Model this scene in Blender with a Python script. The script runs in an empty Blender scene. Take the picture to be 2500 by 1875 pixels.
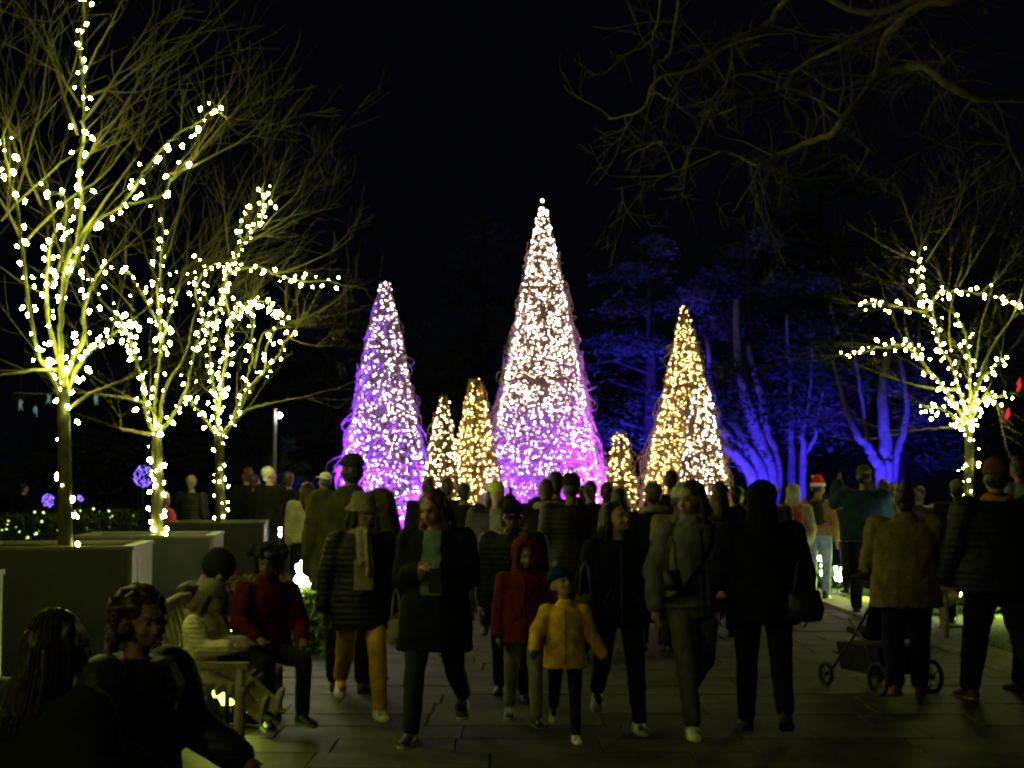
import bpy, math, random
import numpy as np
from mathutils import Vector, Matrix, Quaternion
R = math.radians
random.seed(7); rng = np.random.default_rng(7)
C = bpy.context.scene.collection
sc = bpy.context.scene

# ------------------------------------------------------------------ camera, world, exposure
CAMZ, F, CX, CY, HOR = 1.6, 3600.0, 1250.0, 937.5, 1190.0
TH = math.atan((HOR - CY) / F)
cd = bpy.data.cameras.new('camera'); cam = bpy.data.objects.new('camera', cd); C.objects.link(cam)
cam.location = (0, 0, CAMZ); cam.rotation_euler = (R(90) + TH, 0, 0)
cd.sensor_width = 36; cd.lens = F / 2500 * 36; cd.clip_end = 600
sc.camera = cam
w = bpy.data.worlds.new('World'); sc.world = w; w.use_nodes = True
bg = w.node_tree.nodes['Background']; bg.inputs[0].default_value = (.30, .33, .62, 1); bg.inputs[1].default_value = .0035
sc.view_settings.view_transform = 'Standard'; sc.view_settings.look = 'None'
sc.view_settings.exposure = 0; sc.view_settings.gamma = 1
sc.render.engine = 'CYCLES'
try:
    sc.cycles.use_denoising = True
    sc.cycles.filter_width = 2.5
    sc.cycles.use_adaptive_sampling = False
    sc.cycles.max_bounces = 4; sc.cycles.diffuse_bounces = 2; sc.cycles.glossy_bounces = 2
    sc.cycles.caustics_reflective = False; sc.cycles.caustics_refractive = False
except Exception: pass
GARLAND = 105.0      # radiance of the string bulbs
CONE = 19

def P(x, y, Y):
    """the point at distance Y in front of the camera that the photograph shows at pixel x, y"""
    fx, fz = (x - CX) / F, (CY - y) / F
    d = Vector((fx, math.cos(TH) - fz * math.sin(TH), math.sin(TH) + fz * math.cos(TH)))
    return Vector((0, 0, CAMZ)) + d * (Y / d.y)

# ------------------------------------------------------------------ helpers
def mat(name, col, rough=.85, var=.25, scale=9, bump=.0, bscale=60, emit=None, estr=0, metal=0, spec=.3, bands=0, sss=0):
    m = bpy.data.materials.new(name); m.use_nodes = True
    n = m.node_tree; b = n.nodes['Principled BSDF']
    b.inputs['Roughness'].default_value = rough; b.inputs['Metallic'].default_value = metal
    b.inputs['Specular IOR Level'].default_value = spec
    c4 = (*col, 1)
    tc = n.nodes.new('ShaderNodeTexCoord')
    if var:
        no = n.nodes.new('ShaderNodeTexNoise'); no.inputs['Scale'].default_value = scale; no.inputs['Detail'].default_value = 5
        n.links.new(tc.outputs['Object'], no.inputs['Vector'])
        r = n.nodes.new('ShaderNodeValToRGB')
        r.color_ramp.elements[0].position = .3; r.color_ramp.elements[1].position = .7
        r.color_ramp.elements[0].color = tuple(v * (1 - var) for v in col) + (1,)
        r.color_ramp.elements[1].color = tuple(min(1, v * (1 + var)) for v in col) + (1,)
        n.links.new(no.outputs['Fac'], r.inputs[0]); n.links.new(r.outputs[0], b.inputs['Base Color'])
    else: b.inputs['Base Color'].default_value = c4
    if bump or bands:
        bp = n.nodes.new('ShaderNodeBump'); bp.inputs['Strength'].default_value = max(bump, .22 if bands else 0)
        bp.inputs['Distance'].default_value = .004 if not bands else .02
        if bands:
            wv = n.nodes.new('ShaderNodeTexWave'); wv.bands_direction = 'Z'; wv.inputs['Scale'].default_value = bands
            wv.inputs['Distortion'].default_value = 1.5; n.links.new(tc.outputs['Object'], wv.inputs['Vector'])
            n.links.new(wv.outputs['Fac'], bp.inputs['Height'])
        else:
            n2 = n.nodes.new('ShaderNodeTexNoise'); n2.inputs['Scale'].default_value = bscale; n2.inputs['Detail'].default_value = 4
            n.links.new(tc.outputs['Object'], n2.inputs['Vector']); n.links.new(n2.outputs['Fac'], bp.inputs['Height'])
        n.links.new(bp.outputs[0], b.inputs['Normal'])
    if emit:
        b.inputs['Emission Color'].default_value = (*emit, 1); b.inputs['Emission Strength'].default_value = estr
    return m
_mc = {}
def cloth(col, kind='cloth'):
    k = (tuple(col), kind)
    if k not in _mc:
        if kind == 'puffer': _mc[k] = mat('puffer_fabric', col, .6, .25, 8, bands=7, spec=.3)
        elif kind == 'hair': _mc[k] = mat('hair', col, .45, .5, 30, bump=.8, bscale=90, spec=.4)
        elif kind == 'skin': _mc[k] = mat('skin', col, .55, .10, 12, bump=.1, bscale=120, spec=.35)
        elif kind == 'fleece': _mc[k] = mat('fleece', col, .95, .3, 45, bump=1, bscale=70, spec=.1)
        elif kind == 'shoe': _mc[k] = mat('shoe_leather', col, .5, .2, 20, bump=.3, bscale=50)
        else: _mc[k] = mat('cloth', col, .9, .3, 10, bump=.5, bscale=80, spec=.15)
    return _mc[k]

class MB:
    def __init__(s): s.v = []; s.f = []; s.m = []; s.n = 0
    def add(s, v, f, mi=0):
        v = np.asarray(v, float).reshape(-1, 3); s.v.append(v); n = s.n
        s.f.extend([tuple(i + n for i in q) for q in f]); s.m.extend([mi] * len(f)); s.n += len(v); return s
    def box(s, c, d, rot=None, mi=0, taper=1.0):
        x, y, z = (k / 2 for k in d)
        v = np.array([(-x, -y, -z), (x, -y, -z), (x, y, -z), (-x, y, -z), (-x * taper, -y * taper, z), (x * taper, -y * taper, z), (x * taper, y * taper, z), (-x * taper, y * taper, z)])
        if rot is not None: v = v @ np.array(rot.to_3x3()).T
        return s.add(v + np.array(c), [(0, 3, 2, 1), (4, 5, 6, 7), (0, 1, 5, 4), (1, 2, 6, 5), (2, 3, 7, 6), (3, 0, 4, 7)], mi)
    def tube(s, pts, rad, n=6, cap=True, mi=0, flat=None):
        p = np.array([tuple(q) for q in pts], float); k = len(p)
        r = np.full(k, rad) if np.isscalar(rad) else np.array(rad, float)
        t = np.empty_like(p); t[1:-1] = p[2:] - p[:-2]; t[0] = p[1] - p[0]; t[-1] = p[-1] - p[-2]
        t /= np.linalg.norm(t, axis=1, keepdims=True) + 1e-9
        m = np.abs(t).mean(0); ref = np.eye(3)[int(np.argmin(m))]
        u = np.cross(t, ref); u /= np.linalg.norm(u, axis=1, keepdims=True) + 1e-9
        w_ = np.cross(t, u)
        a = np.arange(n) * 2 * np.pi / n
        f1, f2 = flat or (1, 1)
        ring = p[:, None] + r[:, None, None] * (f1 * np.cos(a)[None, :, None] * u[:, None] + f2 * np.sin(a)[None, :, None] * w_[:, None])
        f = [(i * n + j, i * n + (j + 1) % n, (i + 1) * n + (j + 1) % n, (i + 1) * n + j) for i in range(k - 1) for j in range(n)]
        if cap: f += [tuple(range(n))[::-1], tuple((k - 1) * n + j for j in range(n))]
        return s.add(ring.reshape(-1, 3), f, mi)
    def rc(s, p0, p1, r0, r1, n=12, flat=None, mi=0):
        """round cone: a tapered limb with rounded ends"""
        p0, p1 = np.array(tuple(p0), float), np.array(tuple(p1), float); d = p1 - p0; L = np.linalg.norm(d) + 1e-6; d /= L
        pts, rs = [], []
        for a in (80, 55, 28): pts.append(p0 - d * r0 * math.sin(R(a))); rs.append(r0 * math.cos(R(a)))
        pts.append(p0); rs.append(r0); pts.append(p1); rs.append(r1)
        for a in (28, 55, 80): pts.append(p1 + d * r1 * math.sin(R(a))); rs.append(r1 * math.cos(R(a)))
        return s.tube(pts, rs, n, mi=mi, flat=flat)
    def ell(s, c, r, M=None, nu=14, nv=9, mi=0, zmin=-1):
        v = []
        for i in range(nv + 1):
            ph = -math.pi / 2 + math.pi * i / nv
            if math.sin(ph) < zmin: ph = math.asin(zmin)
            for j in range(nu):
                a = 2 * math.pi * j / nu
                v.append((r[0] * math.cos(ph) * math.cos(a), r[1] * math.cos(ph) * math.sin(a), r[2] * math.sin(ph)))
        v = np.array(v)
        if M is not None: v = v @ np.array(M.to_3x3()).T
        f = [(i * nu + j, i * nu + (j + 1) % nu, (i + 1) * nu + (j + 1) % nu, (i + 1) * nu + j) for i in range(nv) for j in range(nu)]
        f += [tuple(range(nu))[::-1], tuple(nv * nu + j for j in range(nu))]
        return s.add(v + np.array(tuple(c)), f, mi)
    def rings(s, rs, n=20, mi=0, xf=None):
        """stack of ellipses (z, cx, cy, rx, ry)"""
        a = np.arange(n) * 2 * np.pi / n; v = []
        for z, cx, cy, rx, ry in rs:
            v += [(cx + rx * math.cos(t), cy + ry * math.sin(t), z) for t in a]
        v = np.array(v); k = len(rs)
        if xf is not None: v = v @ np.array(xf.to_3x3()).T + np.array(xf.translation)
        f = [(i * n + j, i * n + (j + 1) % n, (i + 1) * n + (j + 1) % n, (i + 1) * n + j) for i in range(k - 1) for j in range(n)]
        f += [tuple(range(n))[::-1], tuple((k - 1) * n + j for j in range(n))]
        return s.add(v, f, mi)
    def mesh(s, name='mesh', smooth=False):
        me = bpy.data.meshes.new(name)
        v = np.concatenate(s.v) if s.v else np.zeros((0, 3))
        me.from_pydata(v.tolist(), [], s.f)
        if any(s.m): me.polygons.foreach_set('material_index', s.m)
        if smooth: me.polygons.foreach_set('use_smooth', [True] * len(me.polygons))
        me.update(); return me
    def build(s, name, mats, parent=None, smooth=False, kind=None):
        return link(name, s.mesh(name, smooth), mats, parent, kind)
def link(name, me, mats, parent=None, kind=None):
    if mats is not None and not len(me.materials):
        for m in (mats if isinstance(mats, (list, tuple)) else [mats]): me.materials.append(m)
    o = bpy.data.objects.new(name, me); C.objects.link(o)
    if parent: o.parent = parent
    if kind: o['kind'] = kind
    return o
def thing(name, label, cat, loc=(0, 0, 0), rz=0, group=None):
    o = bpy.data.objects.new(name, None); C.objects.link(o); o.location = loc; o.rotation_euler = (0, 0, rz)
    o.empty_display_size = .2
    return tag(o, label, cat, group)
def tag(o, label, cat, group=None):
    o['label'] = label; o['category'] = cat
    if group: o['group'] = group
    return o
def copytree(o, parent=None):
    c = o.copy(); C.objects.link(c)
    if parent: c.parent = parent
    for ch in list(o.children): copytree(ch, c)
    return c

# ------------------------------------------------------------------ setting
M_stone = mat('paving_stone', (.08, .078, .06), .8, .45, 3.5, bump=.6, bscale=25, spec=.35)
M_joint = mat('joint_sand', (.03, .029, .022), 1, .4, 20)
M_soil = mat('dark_ground', (.03, .028, .02), 1, .5, 2, bump=.5, bscale=8)
M_grass = mat('grass', (.06, .11, .015), .9, .5, 14, bump=1, bscale=60)
M_kerb = mat('kerb_stone', (.28, .27, .2), .85, .25, 4, bump=.4, bscale=30)
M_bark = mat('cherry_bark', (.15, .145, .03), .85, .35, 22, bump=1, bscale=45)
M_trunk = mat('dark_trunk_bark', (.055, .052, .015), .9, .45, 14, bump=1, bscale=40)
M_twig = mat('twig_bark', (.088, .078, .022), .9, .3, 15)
M_oakbark = mat('old_tree_bark', (.16, .145, .09), .95, .4, 14, bump=1, bscale=30)
M_bulb = mat('warm_white_bulb', (.9, .9, .8), .4, 0, emit=(.90, .97, .25), estr=GARLAND)
M_conebulb = mat('pinkish_white_bulb', (.9, .9, .8), .4, 0, emit=(1, .80, .64), estr=CONE)
M_goldbulb = mat('golden_bulb', (.9, .8, .5), .4, 0, emit=(1, .74, .27), estr=CONE)
M_coolbulb = mat('cool_white_bulb', (.9, .9, .9), .4, 0, emit=(1, .98, .72), estr=75)
M_cable = mat('green_cable', (.02, .06, .02), .6, 0)

g = MB(); g.add([(-150, -30, -.02), (150, -30, -.02), (150, 260, -.02), (-150, 260, -.02)], [(0, 1, 2, 3)])
o = g.build('ground', M_soil); o['kind'] = 'structure'
PX0, PX1 = -6.2, 4.25
b_ = MB(); b_.box(((PX0 + PX1) / 2, 16.5, -.011), (PX1 - PX0, 45, .012)); pav = b_.build('pavement', M_joint); pav['kind'] = 'structure'
slab_me = {}
def slab_mesh(wd):
    if wd not in slab_me:
        m = MB(); h = .5 - .007; wv = wd - .005; b = .004
        m.add([(-wv / 2, -h / 2, 0), (wv / 2, -h / 2, 0), (wv / 2, h / 2, 0), (-wv / 2, h / 2, 0),
               (-wv / 2 + b, -h / 2 + b, .014), (wv / 2 - b, -h / 2 + b, .014), (wv / 2 - b, h / 2 - b, .014), (-wv / 2 + b, h / 2 - b, .014)],
              [(4, 5, 6, 7), (0, 1, 5, 4), (1, 2, 6, 5), (2, 3, 7, 6), (3, 0, 4, 7)])
        slab_me[wd] = m.mesh('paving_slab'); slab_me[wd].materials.append(None)
    return slab_me[wd]
slabmats = [mat('paving_stone', tuple(np.array((.042, .041, .031)) * k), .72, .6, 2.2, bump=1, bscale=22, spec=.3) for k in (.85, .95, 1.05, 1.15)]
cnt = 0; rest = MB(); y = -3.0
for row in range(70):
    x = PX0 - random.random() * .6
    y += .5
    while x < PX1:
        wd = random.choice((.75, .9, 1.05, 1.2))
        if x + wd > PX1: wd = max(.3, round(PX1 - x, 2))
        X = x + wd / 2; dz = random.uniform(-.003, .003); Y = y + .25
        inview = Y > 7.9 and abs(X) < Y * .36 + .6 and Y < 30
        if inview and cnt < 298:
            o = link('paving_slab', slab_mesh(wd), None, pav); o.location = (X, Y, dz - .004)
            o.material_slots[0].link = 'OBJECT'; o.material_slots[0].material = random.choice(slabmats); cnt += 1
            o.rotation_euler = (random.uniform(-.004, .004), random.uniform(-.003, .003), 0)
        else:
            rest.box((X, Y, dz), (wd - .005, .493, .02), mi=random.randrange(4))
        x += wd
o = rest.build('paving_slab', slabmats, pav); o['kind'] = 'stuff'
kb = MB(); kb.box((4.48, 19, .02), (.44, 30, .05)); o = kb.build('kerb', M_kerb); o['kind'] = 'structure'
# lawn with real blades
lw = MB(); lw.add([(4.7, 5, .01), (14, 5, .01), (14, 45, .01), (4.7, 45, .01)], [(0, 1, 2, 3)])
o = lw.build('lawn', M_grass); o['kind'] = 'structure'
lb = MB()
for i in range(9000):
    Y = 10 + 25 * random.random() ** 1.4; X = 4.72 + random.random() ** 1.5 * 5; h = random.uniform(.02, .05); a = random.random() * 6.28; dx, dy = .004 * math.cos(a), .004 * math.sin(a)
    lb.add([(X - dx, Y - dy, .01), (X + dx, Y + dy, .01), (X + random.uniform(-.015, .015), Y, h)], [(0, 1, 2)])
for i in range(5000):
    Y = 14 + 11 * random.random(); X = -3.3 - random.random() * .9; h = random.uniform(.03, .1); a = random.random() * 6.28; dx, dy = .006 * math.cos(a), .006 * math.sin(a)
o = lb.build('grass_blades', M_grass); tag(o, 'short green grass growing beside the pale kerb', 'grass'); o['kind'] = 'stuff'

# ------------------------------------------------------------------ planters
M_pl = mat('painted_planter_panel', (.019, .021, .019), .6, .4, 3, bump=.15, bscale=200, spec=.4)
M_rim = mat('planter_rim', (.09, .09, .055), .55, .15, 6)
M_lit_side = mat('planter_lit_side', (.11, .11, .06), .6, .12, 5, spec=.35)  # lighter copy of the panel: light on the right face put into its colour
M_plate = mat('metal_letters', (.75, .68, .6), .3, .1, 20, metal=.8)
def planter(xr, Yb, label, first=None):
    t = thing('tree_planter', label, 'planter', (xr - .715 + .088, Yb - .715 - .088, 0), R(7), 'square tree planters in a row on the left')
    W = .72; H = 1.1
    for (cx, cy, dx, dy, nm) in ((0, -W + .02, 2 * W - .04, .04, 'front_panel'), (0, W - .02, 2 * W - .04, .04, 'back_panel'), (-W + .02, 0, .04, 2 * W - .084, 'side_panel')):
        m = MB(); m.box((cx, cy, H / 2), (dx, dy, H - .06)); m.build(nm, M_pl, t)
    m = MB(); m.box((W - .02, 0, H / 2), (.04, 2 * W, H - .06)); m.build('side_panel', M_lit_side, t)
    m = MB()
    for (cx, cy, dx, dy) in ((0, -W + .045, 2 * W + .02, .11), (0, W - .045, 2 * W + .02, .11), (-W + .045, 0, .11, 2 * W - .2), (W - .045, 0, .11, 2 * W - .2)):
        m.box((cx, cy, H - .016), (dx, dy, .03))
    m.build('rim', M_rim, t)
    m = MB(); m.box((0, 0, H - .12), (2 * W - .1, 2 * W - .1, .06)); m.build('soil', M_soil, t)
    m = MB()
    for i, (hh, ww) in enumerate(((.05, .045), (.055, .012), (.045, .04), (.05, .012), (.05, .045), (.012, .045))):   # column of raised metal characters
        m.box((W + .004, -W + .34, H - .14 - i * .062), (.008, ww, hh * .8)); m.box((W + .006, -W + .34 + ww * .3, H - .15 - i * .062), (.008, .008, hh))
    m.build('raised_lettering', M_plate, t)
    m = MB()
    for k in (-1, 1):
        for q in (-1, 1): m.box((k * (W - .08), q * (W - .08), .012), (.1, .1, .024))
    m.build('foot', M_pl, t)
    return t
planter(-3.12, 9.1, 'square planter box cut by the left edge, glowing bright at its lower side')
planter(-3.42, 14.1, 'square planter box holding the tallest light-wrapped tree, behind the seated women')
planter(-3.31, 17.0, 'square planter box holding the middle tree, behind the black fur hat')
planter(-3.78, 23.0, 'farthest square planter box holding the third light-wrapped tree')

# ------------------------------------------------------------------ trees
def jit(p, s): return p + Vector((random.gauss(0, s), random.gauss(0, s), random.gauss(0, s)))
def smooth_path(pts, n=4):
    out = []
    P_ = [pts[0]] + list(pts) + [pts[-1]]
    for i in range(1, len(P_) - 2):
        for k in range(n):
            t = k / n; a, b, c, d = P_[i - 1], P_[i], P_[i + 1], P_[i + 2]
            out.append(.5 * ((2 * b) + (c - a) * t + (2 * a - 5 * b + 4 * c - d) * t * t + (3 * b - a - 3 * c + d) * t ** 3))
    out.append(pts[-1]); return out
def grow(mb, p, d, L, r, depth, up=.2, wig=.15, side=3, kids=(2, 4), minr=.0019, spread=.6):
    n = max(3, int(L / .11)); pts = [p]; q = p.copy(); dd = d.normalized()
    for i in range(n):
        dd = (dd + Vector((random.gauss(0, wig), random.gauss(0, wig), random.gauss(0, wig))) * .55 + Vector((0, 0, up * .12))).normalized()
        q = q + dd * (L / n); pts.append(q.copy())
    rs = [max(minr, r * (1 - .75 * i / n)) for i in range(n + 1)]
    mb.tube(pts, rs, side if depth < 2 else 5, cap=False)
    if depth > 0:
        for _ in range(random.randint(*kids)):
            i = random.randint(1, n); a = (pts[i] - pts[i - 1]).normalized()
            s = Vector((random.gauss(0, 1), random.gauss(0, 1), random.gauss(0, 1))); s = (s - a * s.dot(a)).normalized()
            grow(mb, pts[i], a * .8 + s * spread + Vector((0, 0, .1)), L * random.uniform(.35, .65), max(minr, rs[i] * .6), depth - 1, up, wig, side, kids, minr, spread)

bulb_cache = {}
def bulb_mesh(r, m, sub=1):
    k = (r, m.name, sub)
    if k not in bulb_cache:
        q = MB(); q.ell((0, 0, 0), (r, r, r * 1.25), nu=6, nv=4); q.box((0, 0, -r * 1.4), (r * .8, r * .8, r * .7))
        bulb_cache[k] = q.mesh('bulb', True); bulb_cache[k].materials.append(m)
    return bulb_cache[k]

def garland_tree(nm, lab, slab, Y, trunk, limbs, tr, spacing, br, twn, ext=1.0, depthspread=.9, lightfrac=None, extra=()):
    """trunk, limbs: pixel paths; every limb also leaves the trunk's plane, towards or away from the camera"""
    base = P(trunk[0][0], HOR, Y); base.z = 0
    t = thing(nm, lab, 'tree', base, 0, 'bare trees wrapped in string lights')
    s = thing('string_lights', slab, 'string lights', base, 0, 'string lights wound round bare trees')
    tp = smooth_path([P(x, y, Y) - base for x, y in trunk], 3); n = len(tp)
    if tp[0].z > .95: tp = [Vector((tp[0].x, tp[0].y, .95))] + tp; n += 1
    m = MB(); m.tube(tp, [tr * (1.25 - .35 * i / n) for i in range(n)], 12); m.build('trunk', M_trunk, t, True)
    paths = [(tp[1:], tr * .95, 1.0 if Y < 14 else 2.1)]
    tw = MB()
    for li, L in enumerate(limbs):
        L, lit = (L[0], L[1]) if isinstance(L, tuple) and isinstance(L[0], list) else (L, 1)
        k = len(L); oy = random.uniform(-1, 1) * depthspread; q = [P(x, y, Y) - base for x, y in L]
        # start offset: limbs that start at the fork start at the trunk, others on the plane of an earlier limb
        q = [P(x, y, Y + oy * (i / (k - 1)) ** 1.2) - base for i, (x, y) in enumerate(L)]
        sp = smooth_path(q, 4); n = len(sp)
        r0 = tr * random.uniform(.34, .46) * (1 if L[0][1] > trunk[-1][1] - 90 else .6)
        rs = [r0 * (1 - .72 * i / n) for i in range(n)]
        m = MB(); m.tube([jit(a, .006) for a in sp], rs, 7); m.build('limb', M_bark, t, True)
        paths.append((sp, r0, lit))
        # continuation beyond the lights and side branches
        e = (sp[-1] - sp[-3]).normalized()
        for _ in range(3): grow(tw, sp[-1], e + Vector((random.gauss(0, .25), random.gauss(0, .25), random.gauss(0, .2))), ext * random.uniform(.5, 1.3), rs[-1] * .8, 1)
        for _ in range(int(.4 * twn * n / 14)):
            i = random.randint(2, n - 1); a = (sp[i] - sp[i - 1]).normalized(); out = Vector((sp[i].x, sp[i].y, 0)).normalized() if Vector((sp[i].x, sp[i].y, 0)).length > .05 else Vector((1, 0, 0))
            d = a * .7 + out * random.uniform(-.1, .9) + Vector((random.gauss(0, .5), random.gauss(0, .5), random.uniform(-.1, .7)))
            grow(tw, sp[i], d, ext * random.uniform(.3, 1.15), max(.003, rs[i] * .4), 2 if random.random() < .3 else 1)
    for (x0, y0, x1, y1, L, r) in extra:
        a, b = P(x0, y0, Y) - base, P(x1, y1, Y + random.uniform(-1, 1) * depthspread) - base
        grow(tw, a, b - a, (b - a).length, r, 2, kids=(4, 6), wig=.12)
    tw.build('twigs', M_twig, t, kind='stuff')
    # lights
    sizes = [bulb_mesh(round(br * q, 4), M_bulb) for q in (.4, .55, .75, .95, 1.15, 1.45)]
    pos = []; cab = MB()
    for sp, r0, lit in paths:
        if lit <= 0: continue
        acc = 0; ang = random.random() * 6; cp = []
        for i in range(1, len(sp)):
            seg = (sp[i] - sp[i - 1]); L = seg.length; ax = seg.normalized(); s1 = ax.orthogonal().normalized(); s2 = ax.cross(s1)
            for q in range(4):
                ang += L * 9
                rr = r0 * (1 - .6 * i / len(sp)) + .012
                cp.append(sp[i - 1] + seg * (q / 4) + (s1 * math.cos(ang) + s2 * math.sin(ang)) * rr)
                acc += L / 4
                if acc > spacing / lit:
                    acc = random.uniform(-.35, .35) * spacing
                    pos.append(cp[-1] + (s1 * math.cos(ang) + s2 * math.sin(ang)) * random.uniform(.0, .09) + Vector((0, 0, random.gauss(0, .03))))
                    if random.random() < .35: pos.append(cp[-1] - (s1 * math.cos(ang) - s2 * math.sin(ang)) * (rr + random.uniform(.02, .07)))
        if len(cp) > 2: cab.tube(cp, .003, 3, cap=False)
    cab.build('cable', M_cable, s)
    random.shuffle(pos)
    for p in pos[:300]:
        o = link('bulb', random.choice(sizes), None, s); o.location = p
        o.rotation_euler = (random.uniform(-1, 1), random.uniform(-1, 1), 0)
    return t, s, len(pos)

T1 = garland_tree('cherry_tree', 'tallest bare tree at left, lights running up to the top edge', 'warm white string lights climbing the tallest left tree', 13.4,
    [(160, 1345), (158, 1200), (157, 1080), (155, 1000), (156, 955)],
    [[(154, 985), (118, 905), (90, 862), (70, 740), (55, 600), (38, 500), (18, 400), (8, 330)],
     [(156, 960), (148, 860), (150, 760), (160, 650), (188, 590), (198, 500), (195, 400), (205, 300), (203, 200), (196, 120), (204, 40), (205, -60)],
     [(152, 900), (122, 800), (114, 700), (125, 600), (150, 540)],
     ([(158, 975), (188, 900), (222, 858), (260, 832), (300, 800), (345, 765)], 2.3),
     [(160, 950), (176, 880), (206, 830), (204, 760), (230, 690), (262, 640)],
     [(165, 680), (215, 560), (290, 508), (340, 492), (392, 478), (425, 430), (460, 390)],
     [(290, 508), (340, 440), (382, 378), (432, 330), (482, 300), (522, 270), (548, 285)],
     [(120, 700), (150, 640), (160, 560), (158, 480), (110, 470), (112, 420)],
     ([(160, 1010), (220, 960), (300, 930)], 0), ([(150, 900), (80, 905), (0, 915)], 0),
     ([(55, 600), (150, 500), (250, 430), (330, 330)], 0), ([(0, 540), (90, 450), (170, 380), (330, 250)], 0), ([(188, 590), (280, 460), (340, 370)], 0)],
    .056, .118, .0150, 5, ext=1.15, extra=[(196, 300, 420, 60, 0, .016), (190, 330, 30, 60, 0, .016), (200, 200, 300, -60, 0, .014), (196, 260, 60, -40, 0, .014), (60, 600, -80, 300, 0, .016),
     (420, 440, 620, 220, 0, .012), (400, 430, 720, 330, 0, .012), (200, 400, 400, 200, 0, .014), (100, 500, -50, 150, 0, .014), (200, 240, 500, 110, 0, .014), (40, 480, 160, 120, 0, .014)])
T2 = garland_tree('cherry_tree', 'middle bare tree of the left row, wrapped in lights', 'warm white string lights on the middle left tree', 16.3,
    [(383, 1310), (385, 1200), (384, 1120), (382, 1055)],
    [[(382, 1070), (379, 960), (389, 890), (393, 840), (388, 760), (386, 700), (395, 640), (398, 580), (396, 540)],
     ([(380, 1070), (358, 1010), (350, 940), (335, 890), (322, 845), (305, 805), (285, 790)], 1.5),
     [(386, 1060), (425, 1010), (456, 950), (464, 905), (480, 842), (500, 790), (545, 735)],
     [(392, 850), (415, 770), (440, 690), (448, 660), (475, 642), (508, 636)],
     [(322, 845), (295, 780), (255, 745), (228, 700), (215, 670)],
     [(390, 800), (360, 740), (330, 690), (312, 660)],
     ([(386, 1060), (400, 960), (450, 870), (480, 760)], 0), ([(380, 1060), (300, 1050), (295, 1020)], 0), ([(382, 1020), (340, 980), (220, 960)], 0)],
    .058, .104, .0135, 5, ext=1.1, extra=[(390, 700, 300, 480, 0, .013), (395, 640, 480, 430, 0, .013), (440, 680, 620, 440, 0, .013), (330, 760, 160, 560, 0, .012), (440, 700, 700, 400, 0, .012), (400, 640, 560, 330, 0, .013)])
T3 = garland_tree('cherry_tree', 'third bare tree of the left row with the densest arching lights', 'dense warm white string lights on the third left tree', 22.2,
    [(542, 1275), (536, 1200), (536, 1130), (534, 1065)],
    [([(534, 1080), (533, 1000), (541, 945), (549, 890), (556, 830), (560, 780), (552, 730), (548, 680), (556, 650)], 1.6),
     [(532, 1070), (505, 1030), (488, 1008), (470, 985), (462, 960)],
     [(531, 1070), (526, 970), (516, 905), (510, 850), (522, 800), (532, 745), (545, 690)],
     [(536, 1070), (566, 1030), (584, 990), (608, 950), (645, 908), (684, 864), (694, 836), (715, 815), (728, 792)],
     ([(556, 800), (575, 765), (600, 748), (628, 735), (660, 745), (680, 770), (704, 784)], 1.8),
     [(600, 965), (606, 915), (616, 875), (614, 830), (620, 785), (615, 745)],
     ([(548, 700), (562, 650), (580, 625), (596, 591), (620, 562), (638, 545), (642, 520), (660, 490), (668, 465)], 1.3),
     [(596, 591), (582, 565), (600, 525), (610, 505)], [(642, 520), (640, 470), (646, 440)],
     [(552, 668), (600, 655), (640, 652), (672, 670), (738, 686), (792, 685), (832, 696)],
     ([(520, 830), (500, 790), (485, 750), (478, 700), (510, 650), (545, 640)], 1.5), [(545, 760), (505, 730), (500, 690)],
     [(648, 908), (650, 850), (670, 810)], ([(538, 1075), (590, 1010), (660, 985), (740, 970)], 0), ([(620, 900), (640, 820), (690, 800)], 0)],
    .07, .094, .0136, 5, ext=1.3, extra=[(560, 640, 700, 400, 0, .014), (600, 590, 830, 480, 0, .014), (660, 670, 880, 600, 0, .013), (640, 560, 860, 330, 0, .013), (690, 800, 860, 740, 0, .012), (560, 620, 560, 400, 0, .014), (700, 820, 800, 880, 0, .01), (590, 600, 800, 520, 0, .012)])
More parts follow.
